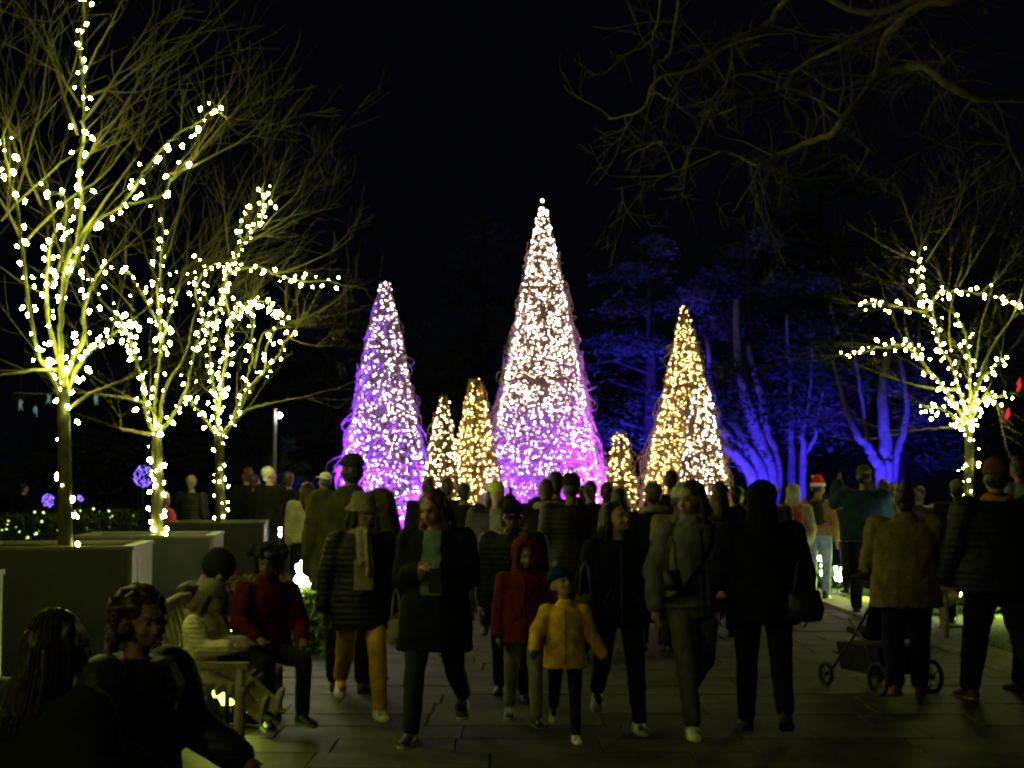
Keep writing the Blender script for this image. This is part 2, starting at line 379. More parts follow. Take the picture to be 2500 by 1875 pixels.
T4 = garland_tree('cherry_tree', 'bare tree at right behind the tall man, wrapped in lights', 'bright warm white string lights on the right tree', 21.0,
    [(2364, 1300), (2364, 1214), (2367, 1105), (2364, 1030)],
    [([(2364, 1060), (2368, 980), (2368, 930), (2368, 880), (2362, 840), (2349, 795), (2332, 770)], 1.1),
     ([(2362, 1050), (2345, 960), (2321, 885), (2297, 850), (2284, 801), (2262, 765), (2246, 710), (2243, 660), (2246, 605)], 1.7),
     ([(2358, 1030), (2330, 985), (2305, 948), (2272, 910), (2250, 883), (2229, 856), (2195, 842), (2140, 850), (2093, 862), (2050, 868)], 1.5),
     [(2284, 790), (2276, 750), (2290, 715), (2321, 712), (2359, 709), (2391, 720), (2424, 720), (2473, 745), (2492, 760)],
     [(2266, 765), (2229, 755), (2180, 747), (2136, 740), (2098, 745)],
     ([(2364, 1045), (2388, 990), (2413, 960), (2430, 982)], 1.6),
     [(2370, 1010), (2395, 930), (2420, 905), (2438, 885), (2446, 860)],
     ([(2362, 1055), (2330, 1020), (2299, 998), (2277, 997), (2245, 985)], 1.7),
     [(2400, 975), (2440, 968), (2462, 965)], ([(2366, 1000), (2420, 850), (2470, 780), (2500, 700)], 0),
     ([(2362, 1040), (2300, 1045), (2240, 1050)], 0), ([(2320, 860), (2320, 760), (2350, 640)], 0), ([(2380, 900), (2400, 780), (2440, 640)], 0), ([(2340, 950), (2280, 950), (2200, 930)], 0)],
    .062, .092, .0135, 5, ext=1.2, extra=[(2246, 620, 2330, 440, 0, .013), (2246, 620, 2200, 430, 0, .013), (2250, 640, 2060, 560, 0, .012), (2340, 700, 2460, 480, 0, .013), (2390, 720, 2560, 560, 0, .013), (2230, 840, 2040, 900, 0, .01), (2260, 640, 2420, 430, 0, .013), (2270, 760, 2100, 650, 0, .011), (2350, 640, 2400, 470, 0, .012)])
print('bulbs', T1[2], T2[2], T3[2], T4[2])
# the row goes on to the left of the frame and behind the camera
def row_tree(x, y, lab, slab):
    t = copytree(T1[0]); s = copytree(T1[1])
    for o in (t, s): o.location = (x, y, 0); o.rotation_euler.z = random.uniform(-.4, .4)
    t['label'] = lab; s['label'] = slab
row_tree(-4.25, 8.6, 'bare lit tree whose branches cut in from the left edge', 'string lights on branches at the left edge')
row_tree(-4.0, 1.5, 'bare lit tree beside the camera on the left, out of frame', 'string lights beside the camera on the left, out of frame')

# big old tree whose dim limbs hang in at top right
base = Vector((8.2, 12.5, 0))
old = thing('old_tree', 'large dim bare tree reaching crooked limbs in from top right', 'tree', base)
m = MB(); m.tube(smooth_path([Vector((0, 0, 0)), Vector((.1, 0, 1.5)), Vector((-.1, 0, 3)), Vector((-.5, 0, 4.4)), Vector((-1.2, .1, 5.6)), Vector((-2, .2, 6.6))], 3), [.42, .38, .36, .34, .33, .32, .31, .3, .29, .28, .27, .25, .23, .2, .18, .15], 12); m.build('trunk', M_oakbark, old, True)
OL = [([(2850, 330), (2650, 270), (2500, 239), (2439, 239), (2374, 233), (2304, 200), (2260, 163), (2217, 163), (2168, 179), (2136, 195), (2098, 244), (2060, 287), (2032, 325), (1978, 347), (1913, 374), (1848, 407)], .115, .045, 0),
      ([(1848, 407), (1821, 390), (1761, 369), (1680, 360), (1600, 345), (1517, 369)], .03, .008, 0),
      ([(2060, 287), (2010, 250), (1960, 230), (1900, 235)], .03, .008, 0), ([(2032, 330), (2080, 335), (2130, 370)], .02, .006, .3),
      ([(2136, 195), (2150, 130), (2163, 90), (2195, 54), (2250, 11), (2320, 0), (2420, -60)], .07, .09, .2),
      ([(2060, 108), (1967, 152), (1913, 206), (1842, 240), (1788, 266)], .045, .012, .4), ([(2250, 11), (2150, 60), (2060, 108)], .05, .045, .3),
      ([(1960, -40), (1902, 16), (1870, 60), (1788, 103), (1696, 168), (1604, 195), (1566, 270), (1490, 288)], .07, .012, .5), ([(2300, -30), (2120, 30), (1960, -40)], .06, .07, .3),
      ([(1614, -20), (1598, 81), (1566, 114), (1506, 138)], .025, .008, .6), ([(1658, -20), (1636, 125), (1604, 152), (1598, 190)], .03, .012, .6),
      ([(1790, 110), (1780, 190), (1748, 230), (1710, 300)], .02, .008, .5), ([(2290, 195), (2306, 150), (2290, 125), (2270, 105)], .04, .02, .1),
      ([(2374, 240), (2340, 300), (2350, 380)], .015, .005, .2), ([(2374, 265), (2440, 320), (2480, 390), (2500, 440)], .02, .012, .2), ([(1761, 369), (1690, 400), (1600, 440), (1500, 460)], .015, .005, .2),
      ([(1860, 400), (1820, 470), (1790, 520)], .015, .004, .2), ([(1978, 347), (1950, 400), (1900, 450)], .015, .004, .2)]
tw = MB()
for L, r0, r1, dy in OL:
    r0 *= .42; r1 *= .5; k = len(L); sp = smooth_path([P(x, y, 13 + dy + .25 * math.sin(i)) - base for i, (x, y) in enumerate(L)], 4); n = len(sp)
    m = MB(); m.tube([jit(a, .007) for a in sp], [r0 + (r1 - r0) * i / n for i in range(n)], 8); m.build('limb', M_oakbark, old, True)
    for _ in range(int(n * .42)):
        i = random.randint(1, n - 1); grow(tw, sp[i], Vector((random.uniform(-1.2, .5), random.gauss(0, .6), random.gauss(-.15, .7))), random.uniform(.25, 1.0), .008, 2, up=-.3, wig=.3)
tw.build('twigs', mat('old_twig_bark', (.12, .105, .06), .95, .3, 10), old, kind='stuff')

# ------------------------------------------------------------------ light cones
M_rod = mat('rusty_rod', (.22, .12, .06), .7, .3, 20, metal=.2)
M_vine = mat('grapevine', (.38, .30, .27), .9, .35, 25)
M_palebulb = mat('pale_gold_bulb', (.9, .85, .6), .4, 0, emit=(1, .80, .42), estr=CONE * 1.2)
M_pinkbulb = mat('rosy_bulb', (.9, .8, .9), .4, 0, emit=(1, .74, .84), estr=CONE)
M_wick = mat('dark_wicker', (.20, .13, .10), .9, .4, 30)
M_gold_lit_wick = mat('gold_lit_wicker', (.50, .34, .07), .9, .4, 30)  # gold bulb light on rods and vines painted into the stick colour
def cone(lab, px, Y, ytop, ht, yb, hb, bulbs, bm, br, curls, wild=.12, xo=0, rings=(), zone=None, inner=.22):
    """px centre, top row ytop with half width ht, row yb with half width hb (pixels)"""
    s = Y / F; X = (px - CX) * s; top = P(px, ytop, Y).z; zb = P(px, yb, Y).z; rt, rb = ht * s, hb * s
    r0 = rb + (rb - rt) * zb / (top - zb)       # radius on the ground
    r0 = rb + (r0 - rb) * .35
    t = thing('light_cone', lab, 'light sculpture', (X, Y, 0), 0, 'cone-shaped vine and light sculptures')
    def rad(z): return rt + (rb - rt) * (top - z) / (top - zb) if z > zb else rb + (r0 - rb) * (zb - z) / zb
    nr = 12 if hb > 60 else 8; m = MB()
    for i in range(nr):
        a = i * 2 * math.pi / nr
        m = MB(); m.tube([(rad(z) * .97 * math.cos(a), rad(z) * .97 * math.sin(a), z) for z in np.linspace(0, top - .02, 8)], .014, 5); m.build('rod', M_rod, t)
    zs = [P(px, q, Y).z for q in rings] + [.15, top - .05]
    for z in zs:
        r = rad(z) * 1.0; m = MB(); m.tube([(r * math.cos(a), r * math.sin(a), z) for a in np.linspace(0, 2 * math.pi, 29)], .028 if z < top - .1 else .012, 5, cap=False); m.build('hoop', M_rod, t)
    m = MB(); r = .5 * (zb and 1)
    # vines: arcs lying on and springing off the surface
    for _ in range(curls):
        u = random.random() ** .75; z = (1 - math.sqrt(u)) * top if random.random() < .6 else random.random() * top * .9
        z = min(z, top * .97); a = random.random() * 6.283; L = random.uniform(.5, 2.0) * (.4 + rad(z)); sl = random.gauss(0, .9); cur = random.gauss(0, 1.3)
        pts = []; n = 8; off = 0; lift = abs(random.gauss(0, wild))
        for i in range(n):
            f = i / (n - 1); zz = min(max(z + L * .5 * math.sin(sl + cur * f * 1.5) * f, .05), top * .985)
            aa = a + L * f / max(.2, rad(zz)) * math.cos(sl) * .55; rr = rad(zz) + .01 + lift * math.sin(math.pi * f) * (.3 + rad(zz) * .8)
            pts.append((rr * math.cos(aa), rr * math.sin(aa), zz))
        m.tube(pts, [.0085 * (1 - .5 * i / n) for i in range(n)], 3, cap=False)
    m.build('vines', M_vine, t, kind='stuff')
    m = MB(); gold = bm is M_goldbulb
    for _ in range(int(bulbs * 1.5)):
        z = top * .99 * (1 - math.sqrt(random.random())); a = random.uniform(-math.pi, 0) if random.random() < .75 else random.uniform(0, math.pi)
        L = random.uniform(.10, .34); da = random.gauss(0, .10) / (rad(z) + .1); rr = rad(z) * random.uniform(.86, .99); z2 = min(z + L, top * .99); r2 = rad(z2) * (rr / rad(z))
        m.tube([(rr * math.cos(a), rr * math.sin(a), z), (r2 * math.cos(a + da), r2 * math.sin(a + da), z2)], .0075, 3, cap=False)
    m.build('wicker', M_gold_lit_wick if gold else M_wick, t, kind='stuff')
    # bulbs in the wicker
    m = MB(); k = 0
    while k < bulbs:
        z = random.random() * (top - .03); r = rad(z)
        if random.random() > (r + .06) / (r0 + .06): continue
        if zone and random.random() > zone(z / top, 0): continue
        a = random.uniform(-math.pi, .0) if random.random() < .78 else random.uniform(0, math.pi)
        rr = r * (1.0 if random.random() > inner else random.uniform(.55, .95)) + random.gauss(0, .012)
        q = br * random.uniform(.6, 1.15)
        c = np.array((rr * math.cos(a), rr * math.sin(a), z))
        m.add(c + q * np.array([(1, 0, 0), (-1, 0, 0), (0, 1, 0), (0, -1, 0), (0, 0, 1.2), (0, 0, -1.2)]), [(0, 2, 4), (2, 1, 4), (1, 3, 4), (3, 0, 4), (2, 0, 5), (1, 2, 5), (3, 1, 5), (0, 3, 5)]); k += 1
    m.build('bulbs', bm, t, kind='stuff')
    return t, X, top
BR = .0122
cone('tall left light cone washed violet, behind the man in olive coat', 938, 27.0, 686, 11, 1140, 97, 1700, M_pinkbulb, BR, 1300, .10, rings=(856, 1146))
cone('tallest central light cone, white above and purple at its lower right', 1326, 29.0, 505, 9, 1168, 138, 4500, M_conebulb, BR * 1.05, 2200, .10, rings=(706, 932, 1165), zone=lambda h, _: 1 if h > .42 else .62)
cone('small pale light cone, the shortest left of the central cone', 1082, 24.6, 962, 7, 1168, 46, 620, M_palebulb, BR, 200, .1, rings=(1165,))
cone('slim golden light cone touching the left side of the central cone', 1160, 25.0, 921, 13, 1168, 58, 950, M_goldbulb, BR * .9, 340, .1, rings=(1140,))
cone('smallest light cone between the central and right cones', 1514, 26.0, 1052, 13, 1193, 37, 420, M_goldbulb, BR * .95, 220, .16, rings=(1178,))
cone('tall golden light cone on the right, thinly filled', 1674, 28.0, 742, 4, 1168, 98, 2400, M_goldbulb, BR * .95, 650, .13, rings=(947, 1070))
cone('bright white light cone standing in front of the tall golden one', 1714, 26.0, 935, 14, 1168, 54, 850, M_conebulb, BR * 1.05, 260, .12, rings=(1165,))
# the little star lamp over the tall cone
m = MB(); c = P(1324, 490, 29.0); m.tube([(c.x, 29, c.z - .3), (c.x, 29, c.z)], .006, 4, mi=1); m.ell((c.x, 29, c.z), (.03, .03, .03), nu=8, nv=6)
tag(m.build('tip_light', [M_conebulb, M_rod]), 'single bulb on a wire at the top of the tallest cone', 'bulb')

# ------------------------------------------------------------------ floodlights (each a lamp in its housing)
M_house = mat('black_lamp_housing', (.02, .02, .02), .5, .1, 10, metal=.5)
def flood(lab, loc, aim, col, power, ang=60, size=.12):
    aim = Vector(aim); loc = Vector(loc); d = (aim - loc).normalized(); q = d.to_track_quat('-Z', 'Y')
    t = thing('floodlight', lab, 'floodlight', loc)
    m = MB(); m.tube([(0, 0, -loc.z), (0, 0, 0)], .02, 6); m.box((0, 0, -loc.z + .01), (.2, .2, .02)); m.build('stake', M_house, t)
    m = MB(); e = np.array(d); m.tube([-e * .16, -e * .14, -e * .02], [.05, .1, .11], 10); m.build('housing', M_house, t)
    m = MB(); m.tube([-e * .018, -e * .004], [.095, .095], 12); m.build('lens', mat('lit_lens', col, .3, 0, emit=col, estr=8), t)
    ld = bpy.data.lights.new('flood_lamp', 'SPOT'); ld.energy = power; ld.color = col; ld.spot_size = R(ang); ld.spot_blend = .6; ld.shadow_soft_size = size
    lo = bpy.data.objects.new('flood_lamp', ld); C.objects.link(lo); lo.parent = t; lo.rotation_mode = 'QUATERNION'; lo.rotation_quaternion = q; lo.location = d * .02
VIO = (.15, .012, 1.0); MAG = (.42, .035, 1.0); BLU = (.05, .025, 1.0)
def gx(px, Y): return (px - CX) * Y / F
flood('violet floodlight at the right foot of the tall left cone', (gx(1052, 26.1), 26.1, .3), (gx(935, 27), 27, 3.4), VIO, 6500, 70)
flood('violet floodlight at the left foot of the tall left cone', (gx(760, 25.2), 25.2, .3), (gx(930, 27), 27, 3.0), VIO, 8500, 48)
flood('magenta floodlight at the right foot of the tallest cone', (gx(1530, 27.2), 27.2, .3), (gx(1390, 29), 29, 2.1), MAG, 7200, 62)
flood('violet floodlight at the left foot of the tallest cone', (gx(1196, 27.6), 27.6, .3), (gx(1300, 29), 29, 2.3), VIO, 5200, 62)
flood('violet floodlight in the bed facing the front of the tallest cone', (gx(1350, 24.2), 24.2, .3), (gx(1335, 29), 29, 2.0), (.26, .02, 1.0), 5200, 38)

# ------------------------------------------------------------------ blue-lit grove behind
M_trunkb = mat('grey_tree_bark', (.30, .30, .30), .9, .3, 6, bump=1, bscale=12)
M_evbark = mat('dark_fir_bark', (.06, .055, .05), .95, .3, 8, bump=1, bscale=20)
M_needle = mat('evergreen_foliage', (.09, .12, .10), .8, .4, 3)
def stems(lab, Y, paths, crown=None):
    base = P(paths[0][0][0], HOR, Y); base.z = 0
    t = thing('multi_stem_tree', lab, 'tree', base, 0, 'multi-stemmed trees lit blue behind the crowd')
    for i, L in enumerate(paths):
        r = L[-1]; pts = [P(x, y, Y + .3 * i) - base for x, y in L[:-1]]; pts = [Vector((pts[0].x * .6, pts[0].y, 0))] + pts
        e = (pts[-1] - pts[-2]); pts += [pts[-1] + e * .7 + Vector((0, 0, .5)), pts[-1] + e * 1.2 + Vector((random.uniform(-.3, .3), 0, 1.6))]
        sp = smooth_path(pts, 4); n = len(sp); m = MB(); m.tube([jit(a, .02) for a in sp], [r * (1.15 - .85 * k / n) for k in range(n)], 9); m.build('stem', M_trunkb, t, True)
    return t
stems('big blue-lit tree fanning into many stems right of the golden cone', 40, [
    [(1838, 1175), (1792, 1106), (1756, 1088), .17], [(1859, 1175), (1833, 1106), (1777, 1070), .2], [(1880, 1175), (1864, 1106), (1843, 1050), (1818, 968), .24],
    [(1893, 1175), (1889, 1106), (1870, 1050), .2], [(1850, 1175), (1825, 1100), (1800, 1045), (1762, 1010), .17]])
stems('slim forked blue-lit tree between the two broad blue ones', 42, [[(1960, 1150), (1961, 1091), (1956, 1060), (1969, 1024), .10], [(1962, 1130), (1975, 1095), (1989, 1070), .08]])
stems('dim straight tree trunk beside the forked blue tree', 43, [[(1935, 1170), (1932, 1080), (1930, 1000), .13]])
stems('broad blue-lit tree behind the man in green cap', 40, [[(2153, 1160), (2136, 1127), (2120, 1089), (2088, 1059), .16], [(2158, 1160), (2163, 1120), (2158, 1051), .26],
    [(2180, 1160), (2188, 1105), (2204, 1062), .15], [(2150, 1150), (2128, 1100), (2112, 1040), .10]])
def evergreen(lab, X, Y, H, Rm, n, z0=2.0, seed=1, lean=0, name='evergreen_tree', flat=.25, g='dark evergreens behind the cones'):
    random.seed(seed)
    t = thing(name, lab, 'tree', (X, Y, 0), 0, g)
    m = MB(); m.tube([(lean * (z / H) ** 2, 0, z) for z in np.linspace(0, H, 8)], [.3 * (1 - .9 * k / 7) + .03 for k in range(8)], 8); m.build('trunk', M_evbark, t, True)
    lv = MB(); bb = MB(); V = []; q = 0
    for i in range(n):
        f = random.random() ** 1.1; z = z0 + (H - z0) * f; a = random.random() * 6.283; rr = Rm * (1 - f) ** .6 * random.uniform(.45, 1.05)
        c = np.array((rr * math.cos(a), rr * math.sin(a), z + random.gauss(0, .2)))
        bb.tube([(0, 0, z - rr * .15), c * (.5, .5, 0) + (0, 0, z), c], [.07, .04, .015], 4, cap=False)
        s = random.uniform(.5, 1.2) * (.4 + .6 * (1 - f)) * Rm / 4
        k = int(330 * s + 120)
        p = rng.normal(0, 1, (k, 3)) * (s * .75, s * .75, s * flat) + c
        p[:, 2] -= .12 * ((p[:, :2] - c[:2]) ** 2).sum(1) / s
        V.append(p)
    Pn = np.concatenate(V); k = len(Pn); d1 = rng.normal(0, 1, (k, 3)) * (1, 1, .5); d1 /= np.linalg.norm(d1, axis=1, keepdims=True); d2 = rng.normal(0, 1, (k, 3)); d2 -= (d1 * d2).sum(1, keepdims=True) * d1; d2 /= np.linalg.norm(d2, axis=1, keepdims=True)
    ln = rng.uniform(.06, .15, (k, 1)); w_ = ln * .3
    vv = np.stack([Pn - d1 * ln, Pn + d2 * w_, Pn + d1 * ln, Pn - d2 * w_], 1).reshape(-1, 3)
    lv.add(vv, [(4 * i, 4 * i + 1, 4 * i + 2, 4 * i + 3) for i in range(k)])
    lv.build('crown', M_needle, t, kind='stuff'); bb.build('branches', M_evbark, t, kind='stuff'); random.seed(seed + 99)
    return t
evergreen('layered evergreen lit bright blue between the tall and golden cones', gx(1590, 41), 41, 8.6, 3.2, 34, 2.6, 11)
evergreen('spreading evergreen lit blue above the fan of blue stems', gx(1830, 44), 44, 9.5, 4.0, 38, 3.6, 12)
evergreen('evergreen lit blue behind the right light-wrapped tree', gx(2190, 44), 44, 8.5, 4.0, 34, 3.2, 13)
evergreen('dim evergreen standing behind the tallest cone', gx(1180, 52), 52, 11, 3.6, 55, 2, 14)
evergreen('dark evergreen standing behind the tall left cone', gx(800, 50), 50, 8, 4.2, 50, 1, 15)
evergreen('dim evergreen at far right edge of the picture', gx(2450, 46), 46, 10, 4.0, 60, 2, 16)
evergreen('dark evergreen behind the left row of trees', gx(330, 48), 48, 7, 5.0, 60, .8, 17)
evergreen('high evergreen crown faintly blue above the right grove', gx(2010, 52), 52, 13.5, 4.4, 40, 7, 18)
evergreen('low shrub lit deep blue beside the lamp post', gx(695, 38), 38, 2.9, 1.0, 30, .6, 19, name='shrub', g=None)
flood('blue floodlight left of the bright layered evergreen', (gx(1560, 36.5), 36.5, .3), (gx(1575, 41), 41, 5.0), BLU, 4200, 42)
flood('blue floodlight under the fan-stemmed tree', (gx(1890, 37.2), 37.2, .3), (gx(1850, 40), 40, 1.7), BLU, 2100, 64)
flood('blue floodlight raking the spreading evergreen', (gx(1790, 39), 39, .3), (gx(1830, 44), 44, 7), BLU, 700, 60)
flood('blue floodlight at the forked slim tree', (gx(1985, 40.5), 40.5, .3), (gx(1965, 42), 42, 2.3), BLU, 200, 50)
flood('blue floodlight under the right blue tree', (gx(2190, 37.6), 37.6, .3), (gx(2160, 40), 40, 1.8), BLU, 2000, 58)
flood('blue floodlight by the shrub near the lamp post', (gx(705, 36), 36, .3), (gx(695, 38), 38, 1.6), BLU, 130, 60)

# lamp post
m = thing('lamp_post', 'slim grey lamp post with one small white lamp left of the cones', 'lamp post', (gx(671, 30), 30, 0))
q = MB(); q.tube([(0, 0, 0), (0, 0, 3.2)], [.05, .035], 8); q.build('pole', mat('grey_pole', (.25, .25, .22), .6, .1, 5), m)
q = MB(); q.tube([(0, 0, 3.1), (.05, -.04, 3.12), (.09, -.05, 3.1)], .012, 5); q.build('bracket', M_house, m)
q = MB(); q.ell((.1, -.06, 3.06), (.055, .055, .05), nu=10, nv=6); q.build('lamp', M_coolbulb, m)

# clusters of stake lights in the beds
def stake_lights(lab, pts, Y, r=.03, mt=None):
    X = gx(pts[0][0], Y); t = thing('bed_lights', lab, 'garden lights', (X, Y, 0), 0, 'glowing lights on stakes in the planting beds')
    sm = MB(); bm = bulb_mesh(r, mt or M_coolbulb)
    for x, y in pts:
        c = P(x, y, Y + random.uniform(-.3, .3)); sm.tube([(c.x - X + random.uniform(-.05, .05), c.y - Y, 0), (c.x - X, c.y - Y, c.z - r)], .005, 4)
        o = link('bulb', bm, None, t); o.location = (c.x - X, c.y - Y, c.z)
    sm.build('stakes', M_cable, t)
stake_lights('tight bright clump of lights behind the fur-hatted sitter', [(728, 1385), (736, 1395), (730, 1408), (742, 1412), (752, 1405), (735, 1420), (725, 1415), (748, 1418), (760, 1415), (738, 1376)], 14.2, .026)
stake_lights('bright clump of lights left of the bucket hat woman', [(780, 1355), (785, 1366), (775, 1370), (770, 1378), (782, 1378), (790, 1372)], 15.5, .026)
stake_lights('six small lights beyond the farthest planter', [(706, 1262), (730, 1257), (684, 1292), (704, 1294), (684, 1305), (705, 1308), (720, 1290)], 22, .022)
stake_lights('scattered lights in the bed under the red-hatted onlooker', [(2002, 1362), (2008, 1380), (2018, 1372), (2012, 1384), (2040, 1388), (2048, 1402), (2056, 1388), (2058, 1372), (2042, 1410), (2025, 1366), (2065, 1402), (2052, 1412), (1996, 1362), (2006, 1398), (2062, 1380)], 23.2, .026)
stake_lights('three lights right of the man in blue jacket', [(2093, 1376), (2092, 1400), (2086, 1417)], 20, .024)
stake_lights('lights seen through the far right bench', [(2325, 1395), (2308, 1422), (2322, 1421), (2342, 1440), (2344, 1452), (2352, 1454), (2358, 1453), (2316, 1408), (2330, 1452), (2318, 1458), (2346, 1395)], 18.2, .028)
stake_lights('single light glowing beside the tan coat shoulder', [(2293, 1258)], 19, .03)
M_vbulb = mat('violet_bulb', (.4, .3, .9), .4, 0, emit=(.22, .12, 1), estr=3.5)
for (x, y, r, lab) in ((350, 1163, .17, 'violet ball of tiny lights left of the middle trunk'), (118, 1222, .10, 'small violet light ball left of the tallest tree trunk'), (196, 1216, .05, 'tiny violet light ball right of the tallest trunk')):
    c = P(x, y, 27); t = thing('light_ball', lab, 'light ornament', (c.x, 27, 0), 0, 'violet light balls in the dark garden')
    q = MB(); q.tube([(0, 0, 0), (0, 0, c.z - r)], .012, 5); q.build('stake', M_cable, t)
    q = MB()
    for _ in range(int(700 * r)):
        v = rng.normal(0, 1, 3); v /= np.linalg.norm(v); q.ell(v * r * (1, 1, 1.15) + (0, 0, c.z), (.011,) * 3, nu=5, nv=3)
    q.build('bulbs', M_vbulb, t, kind='stuff')
    q = MB()
    for k in range(5):
        a = k * math.pi / 5; q.tube([(r * math.sin(b) * math.cos(a), r * math.sin(b) * math.sin(a), c.z + r * 1.15 * math.cos(b)) for b in np.linspace(0, 6.283, 20)], .004, 3, cap=False)
    q.build('wire_frame', M_rod, t)
# low bed plants with net lights at the far left
M_leaf = mat('bed_leaves', (.025, .04, .01), .6, .5, 8)
M_netbulb = mat('green_gold_bulb', (.8, .9, .4), .4, 0, emit=(.75, 1, .25), estr=2.2)
def bed(lab, X, Y, w_, d_, h, n, nb, mt=M_leaf, bmat=None, name='bed_planting'):
    t = thing(name, lab, 'plants', (X, Y, 0), 0, None)
    c = np.stack([rng.uniform(-w_, w_, n), rng.uniform(-d_, d_, n), h * rng.random(n) ** .8 + .02], 1)
    d1 = rng.normal(0, 1, (n, 3)); d1 /= np.linalg.norm(d1, axis=1, keepdims=True); d2 = np.cross(d1, rng.normal(0, 1, (n, 3))); d2 /= np.linalg.norm(d2, axis=1, keepdims=True)
    L = rng.uniform(.04, .1, (n, 1)); q = MB(); q.add(np.stack([c - d1 * L, c + d2 * L * .35, c + d1 * L, c - d2 * L * .35], 1).reshape(-1, 3), [(4 * i, 4 * i + 1, 4 * i + 2, 4 * i + 3) for i in range(n)])
    q.build('leaves', mt, t, kind='stuff')
    if nb:
        q = MB()
        for _ in range(nb):
            f = random.gauss(0, .45); q.ell((max(-1, min(1, f)) * w_, random.uniform(-1, 1) * d_, h * random.uniform(.55, 1.05)), (.02,) * 3, nu=5, nv=3)
        q.build('net_bulbs', bmat or M_netbulb, t, kind='stuff')
bed('low hedge sparkling with green-gold lights at the far left', gx(60, 24), 24, 1.3, .5, 1.15, 4000, 46)
bed('low hedge with scattered green-gold lights between the first two trunks', gx(240, 24.6), 24.6, .65, .4, 1.2, 2500, 16)
bed('leafy clump coloured a lit yellow-green behind the red hoodie sitter', gx(750, 14.35), 14.35, .3, .22, .6, 1800, 0, mat('lit_shrub_leaves', (.14, .22, .03), .6, .4, 8), name='shrub')  # glow of the nearby lights put into a brighter leaf colour
bed('brown dormant planting beyond the third planter', gx(800, 20), 19.8, 1.6, 1.6, .35, 5000, 0, mat('dry_leaves', (.12, .08, .04), .9, .4, 9))
bed('dark low planting around the lights at right', gx(2040, 23.6), 23.8, .7, .5, .3, 2200, 0)
bed('dark planting behind the far right bench', gx(2400, 19), 19, 1.2, .4, .5, 2500, 0)
M_blue2 = mat('pale_blue_bulb', (.6, .8, 1), .4, 0, emit=(.3, .6, .8), estr=.12)
for (x, y, lab) in ((50, 988, 'faint blue hanging ornament at the far left'), (88, 1003, 'faint teal hanging ornament left of the tallest trunk'), (118, 975, 'faint teal hanging ornament close to the tallest trunk'), (235, 975, 'pale hanging ornament right of the tallest trunk')):
    c = P(x, y, 30); q = MB(); [q.tube([(random.uniform(-.06, .06), 0, random.uniform(-.13, 0)), (random.uniform(-.05, .05), .02, random.uniform(-.02, .08)), (random.uniform(-.03, .03), 0, .1)], [.006, .016, .004], 5) for _k in range(5)]; q.tube([(0, 0, .1), (0, 0, .6)], .003, 3, mi=1)
    o = q.build('hanging_ornament', [M_blue2, M_cable]); o.location = c; tag(o, lab, 'ornament', 'dim hanging ornaments')
M_redb = mat('red_glow', (.7, .05, .05), .5, .2, 10, emit=(1, .03, .03), estr=.8)
for (x, y, s_, lab) in ((2486, 945, .065, 'upper glowing red ornament at the right edge'), (2458, 1010, .08, 'lower glowing red ornament at the right edge'), (2486, 932, .05, 'smallest glowing red ornament at the right edge')):
    c = P(x, y, 30); q = MB(); q.tube([(-.02, 0, -s_ * 1.6), (0, 0, -s_ * .6), (.03, 0, s_ * .4), (.04, 0, s_ * 1.5)], [.01, s_ * .6, s_ * .5, .01], 7); q.tube([(.04, 0, s_ * 1.5), (.04, 0, s_ + 1)], .003, 3, mi=1)
    o = q.build('red_ornament', [M_redb, M_cable]); o.location = c; tag(o, lab, 'ornament', 'red ornaments hung at the right edge')

# ------------------------------------------------------------------ benches
M_wood = mat('weathered_wood', (.36, .33, .19), .8, .35, 12, bump=.8, bscale=35)
def bench(lab, x, y, rz):
    t = thing('garden_bench', lab, 'bench', (x, y, 0), rz, 'rustic wooden benches')
    L, D = 1.5, .46      # local: length along y 0..L, back at x=0, front at x=D
    for yy in (.03, L - .03):
        q = MB(); q.tube([(D - .06, yy, 0), (D - .055, yy, .25), (D - .06, yy, .53)], [.036, .033, .034], 9); q.build('leg', M_wood, t, True)
        q = MB(); q.tube([(.02, yy, 0), (.01, yy, .4), (-.1, yy, .84)], [.034, .03, .028], 9); q.build('leg', M_wood, t, True)
        q = MB(); q.box((D / 2 - .02, yy, .545), (D + .03, .07, .035)); q.build('armrest', M_wood, t)
        q = MB(); q.tube([(.02, yy, .16), (D - .06, yy, .16)], .018, 7); q.build('stretcher', M_wood, t)
    for k in range(6):
        q = MB(); q.tube([(.05 + k * .075, .0, .395), (.05 + k * .075, L / 2, .392 + random.uniform(-.004, .004)), (.05 + k * .075, L, .395)], .03, 8, flat=(1, .6)); q.build('seat_slat', M_wood, t, True)
    q = MB(); q.tube([(D - .07, .03, .34), (D - .07, L - .03, .34)], .022, 7); q.tube([(.03, .03, .34), (.03, L - .03, .34)], .022, 7); q.build('seat_rail', M_wood, t, True)
    q = MB(); q.tube([(-.1, -.08, .82), (-.12, .3, .87), (-.12, L / 2, .89), (-.12, L - .3, .87), (-.1, L + .08, .82)], [.026, .032, .034, .032, .026], 9); q.build('top_rail', M_wood, t, True)
    for k in range(11):
        yy = .12 + k * (L - .24) / 10; q = MB(); q.box((-.045, yy, .62), (.02, .045, .47), Matrix.Rotation(R(-14), 4, 'Y')); q.build('back_slat', M_wood, t)
    return t
b1 = bench('rustic wooden bench where the child in cream coat sits', -2.02, 8.83, 0)
def bcopy(lab, x, y, rz):
    c = copytree(b1); c['label'] = lab; c.location = (x, y, 0); c.rotation_euler.z = rz
bcopy('rustic wooden bench under the two women in the left foreground', -1.82, 4.35, 0)
bcopy('rustic wooden bench facing the lawn between tan coat and tall man', 4.9, 16.9, R(180))
flood('added yellow-green light on the lawn behind the tan coat', (5.35, 21.6, .15), (4.8, 20.5, 0), (.75, 1, .1), 200, 140, .03)  # unseen lamp added to brighten the lawn edge
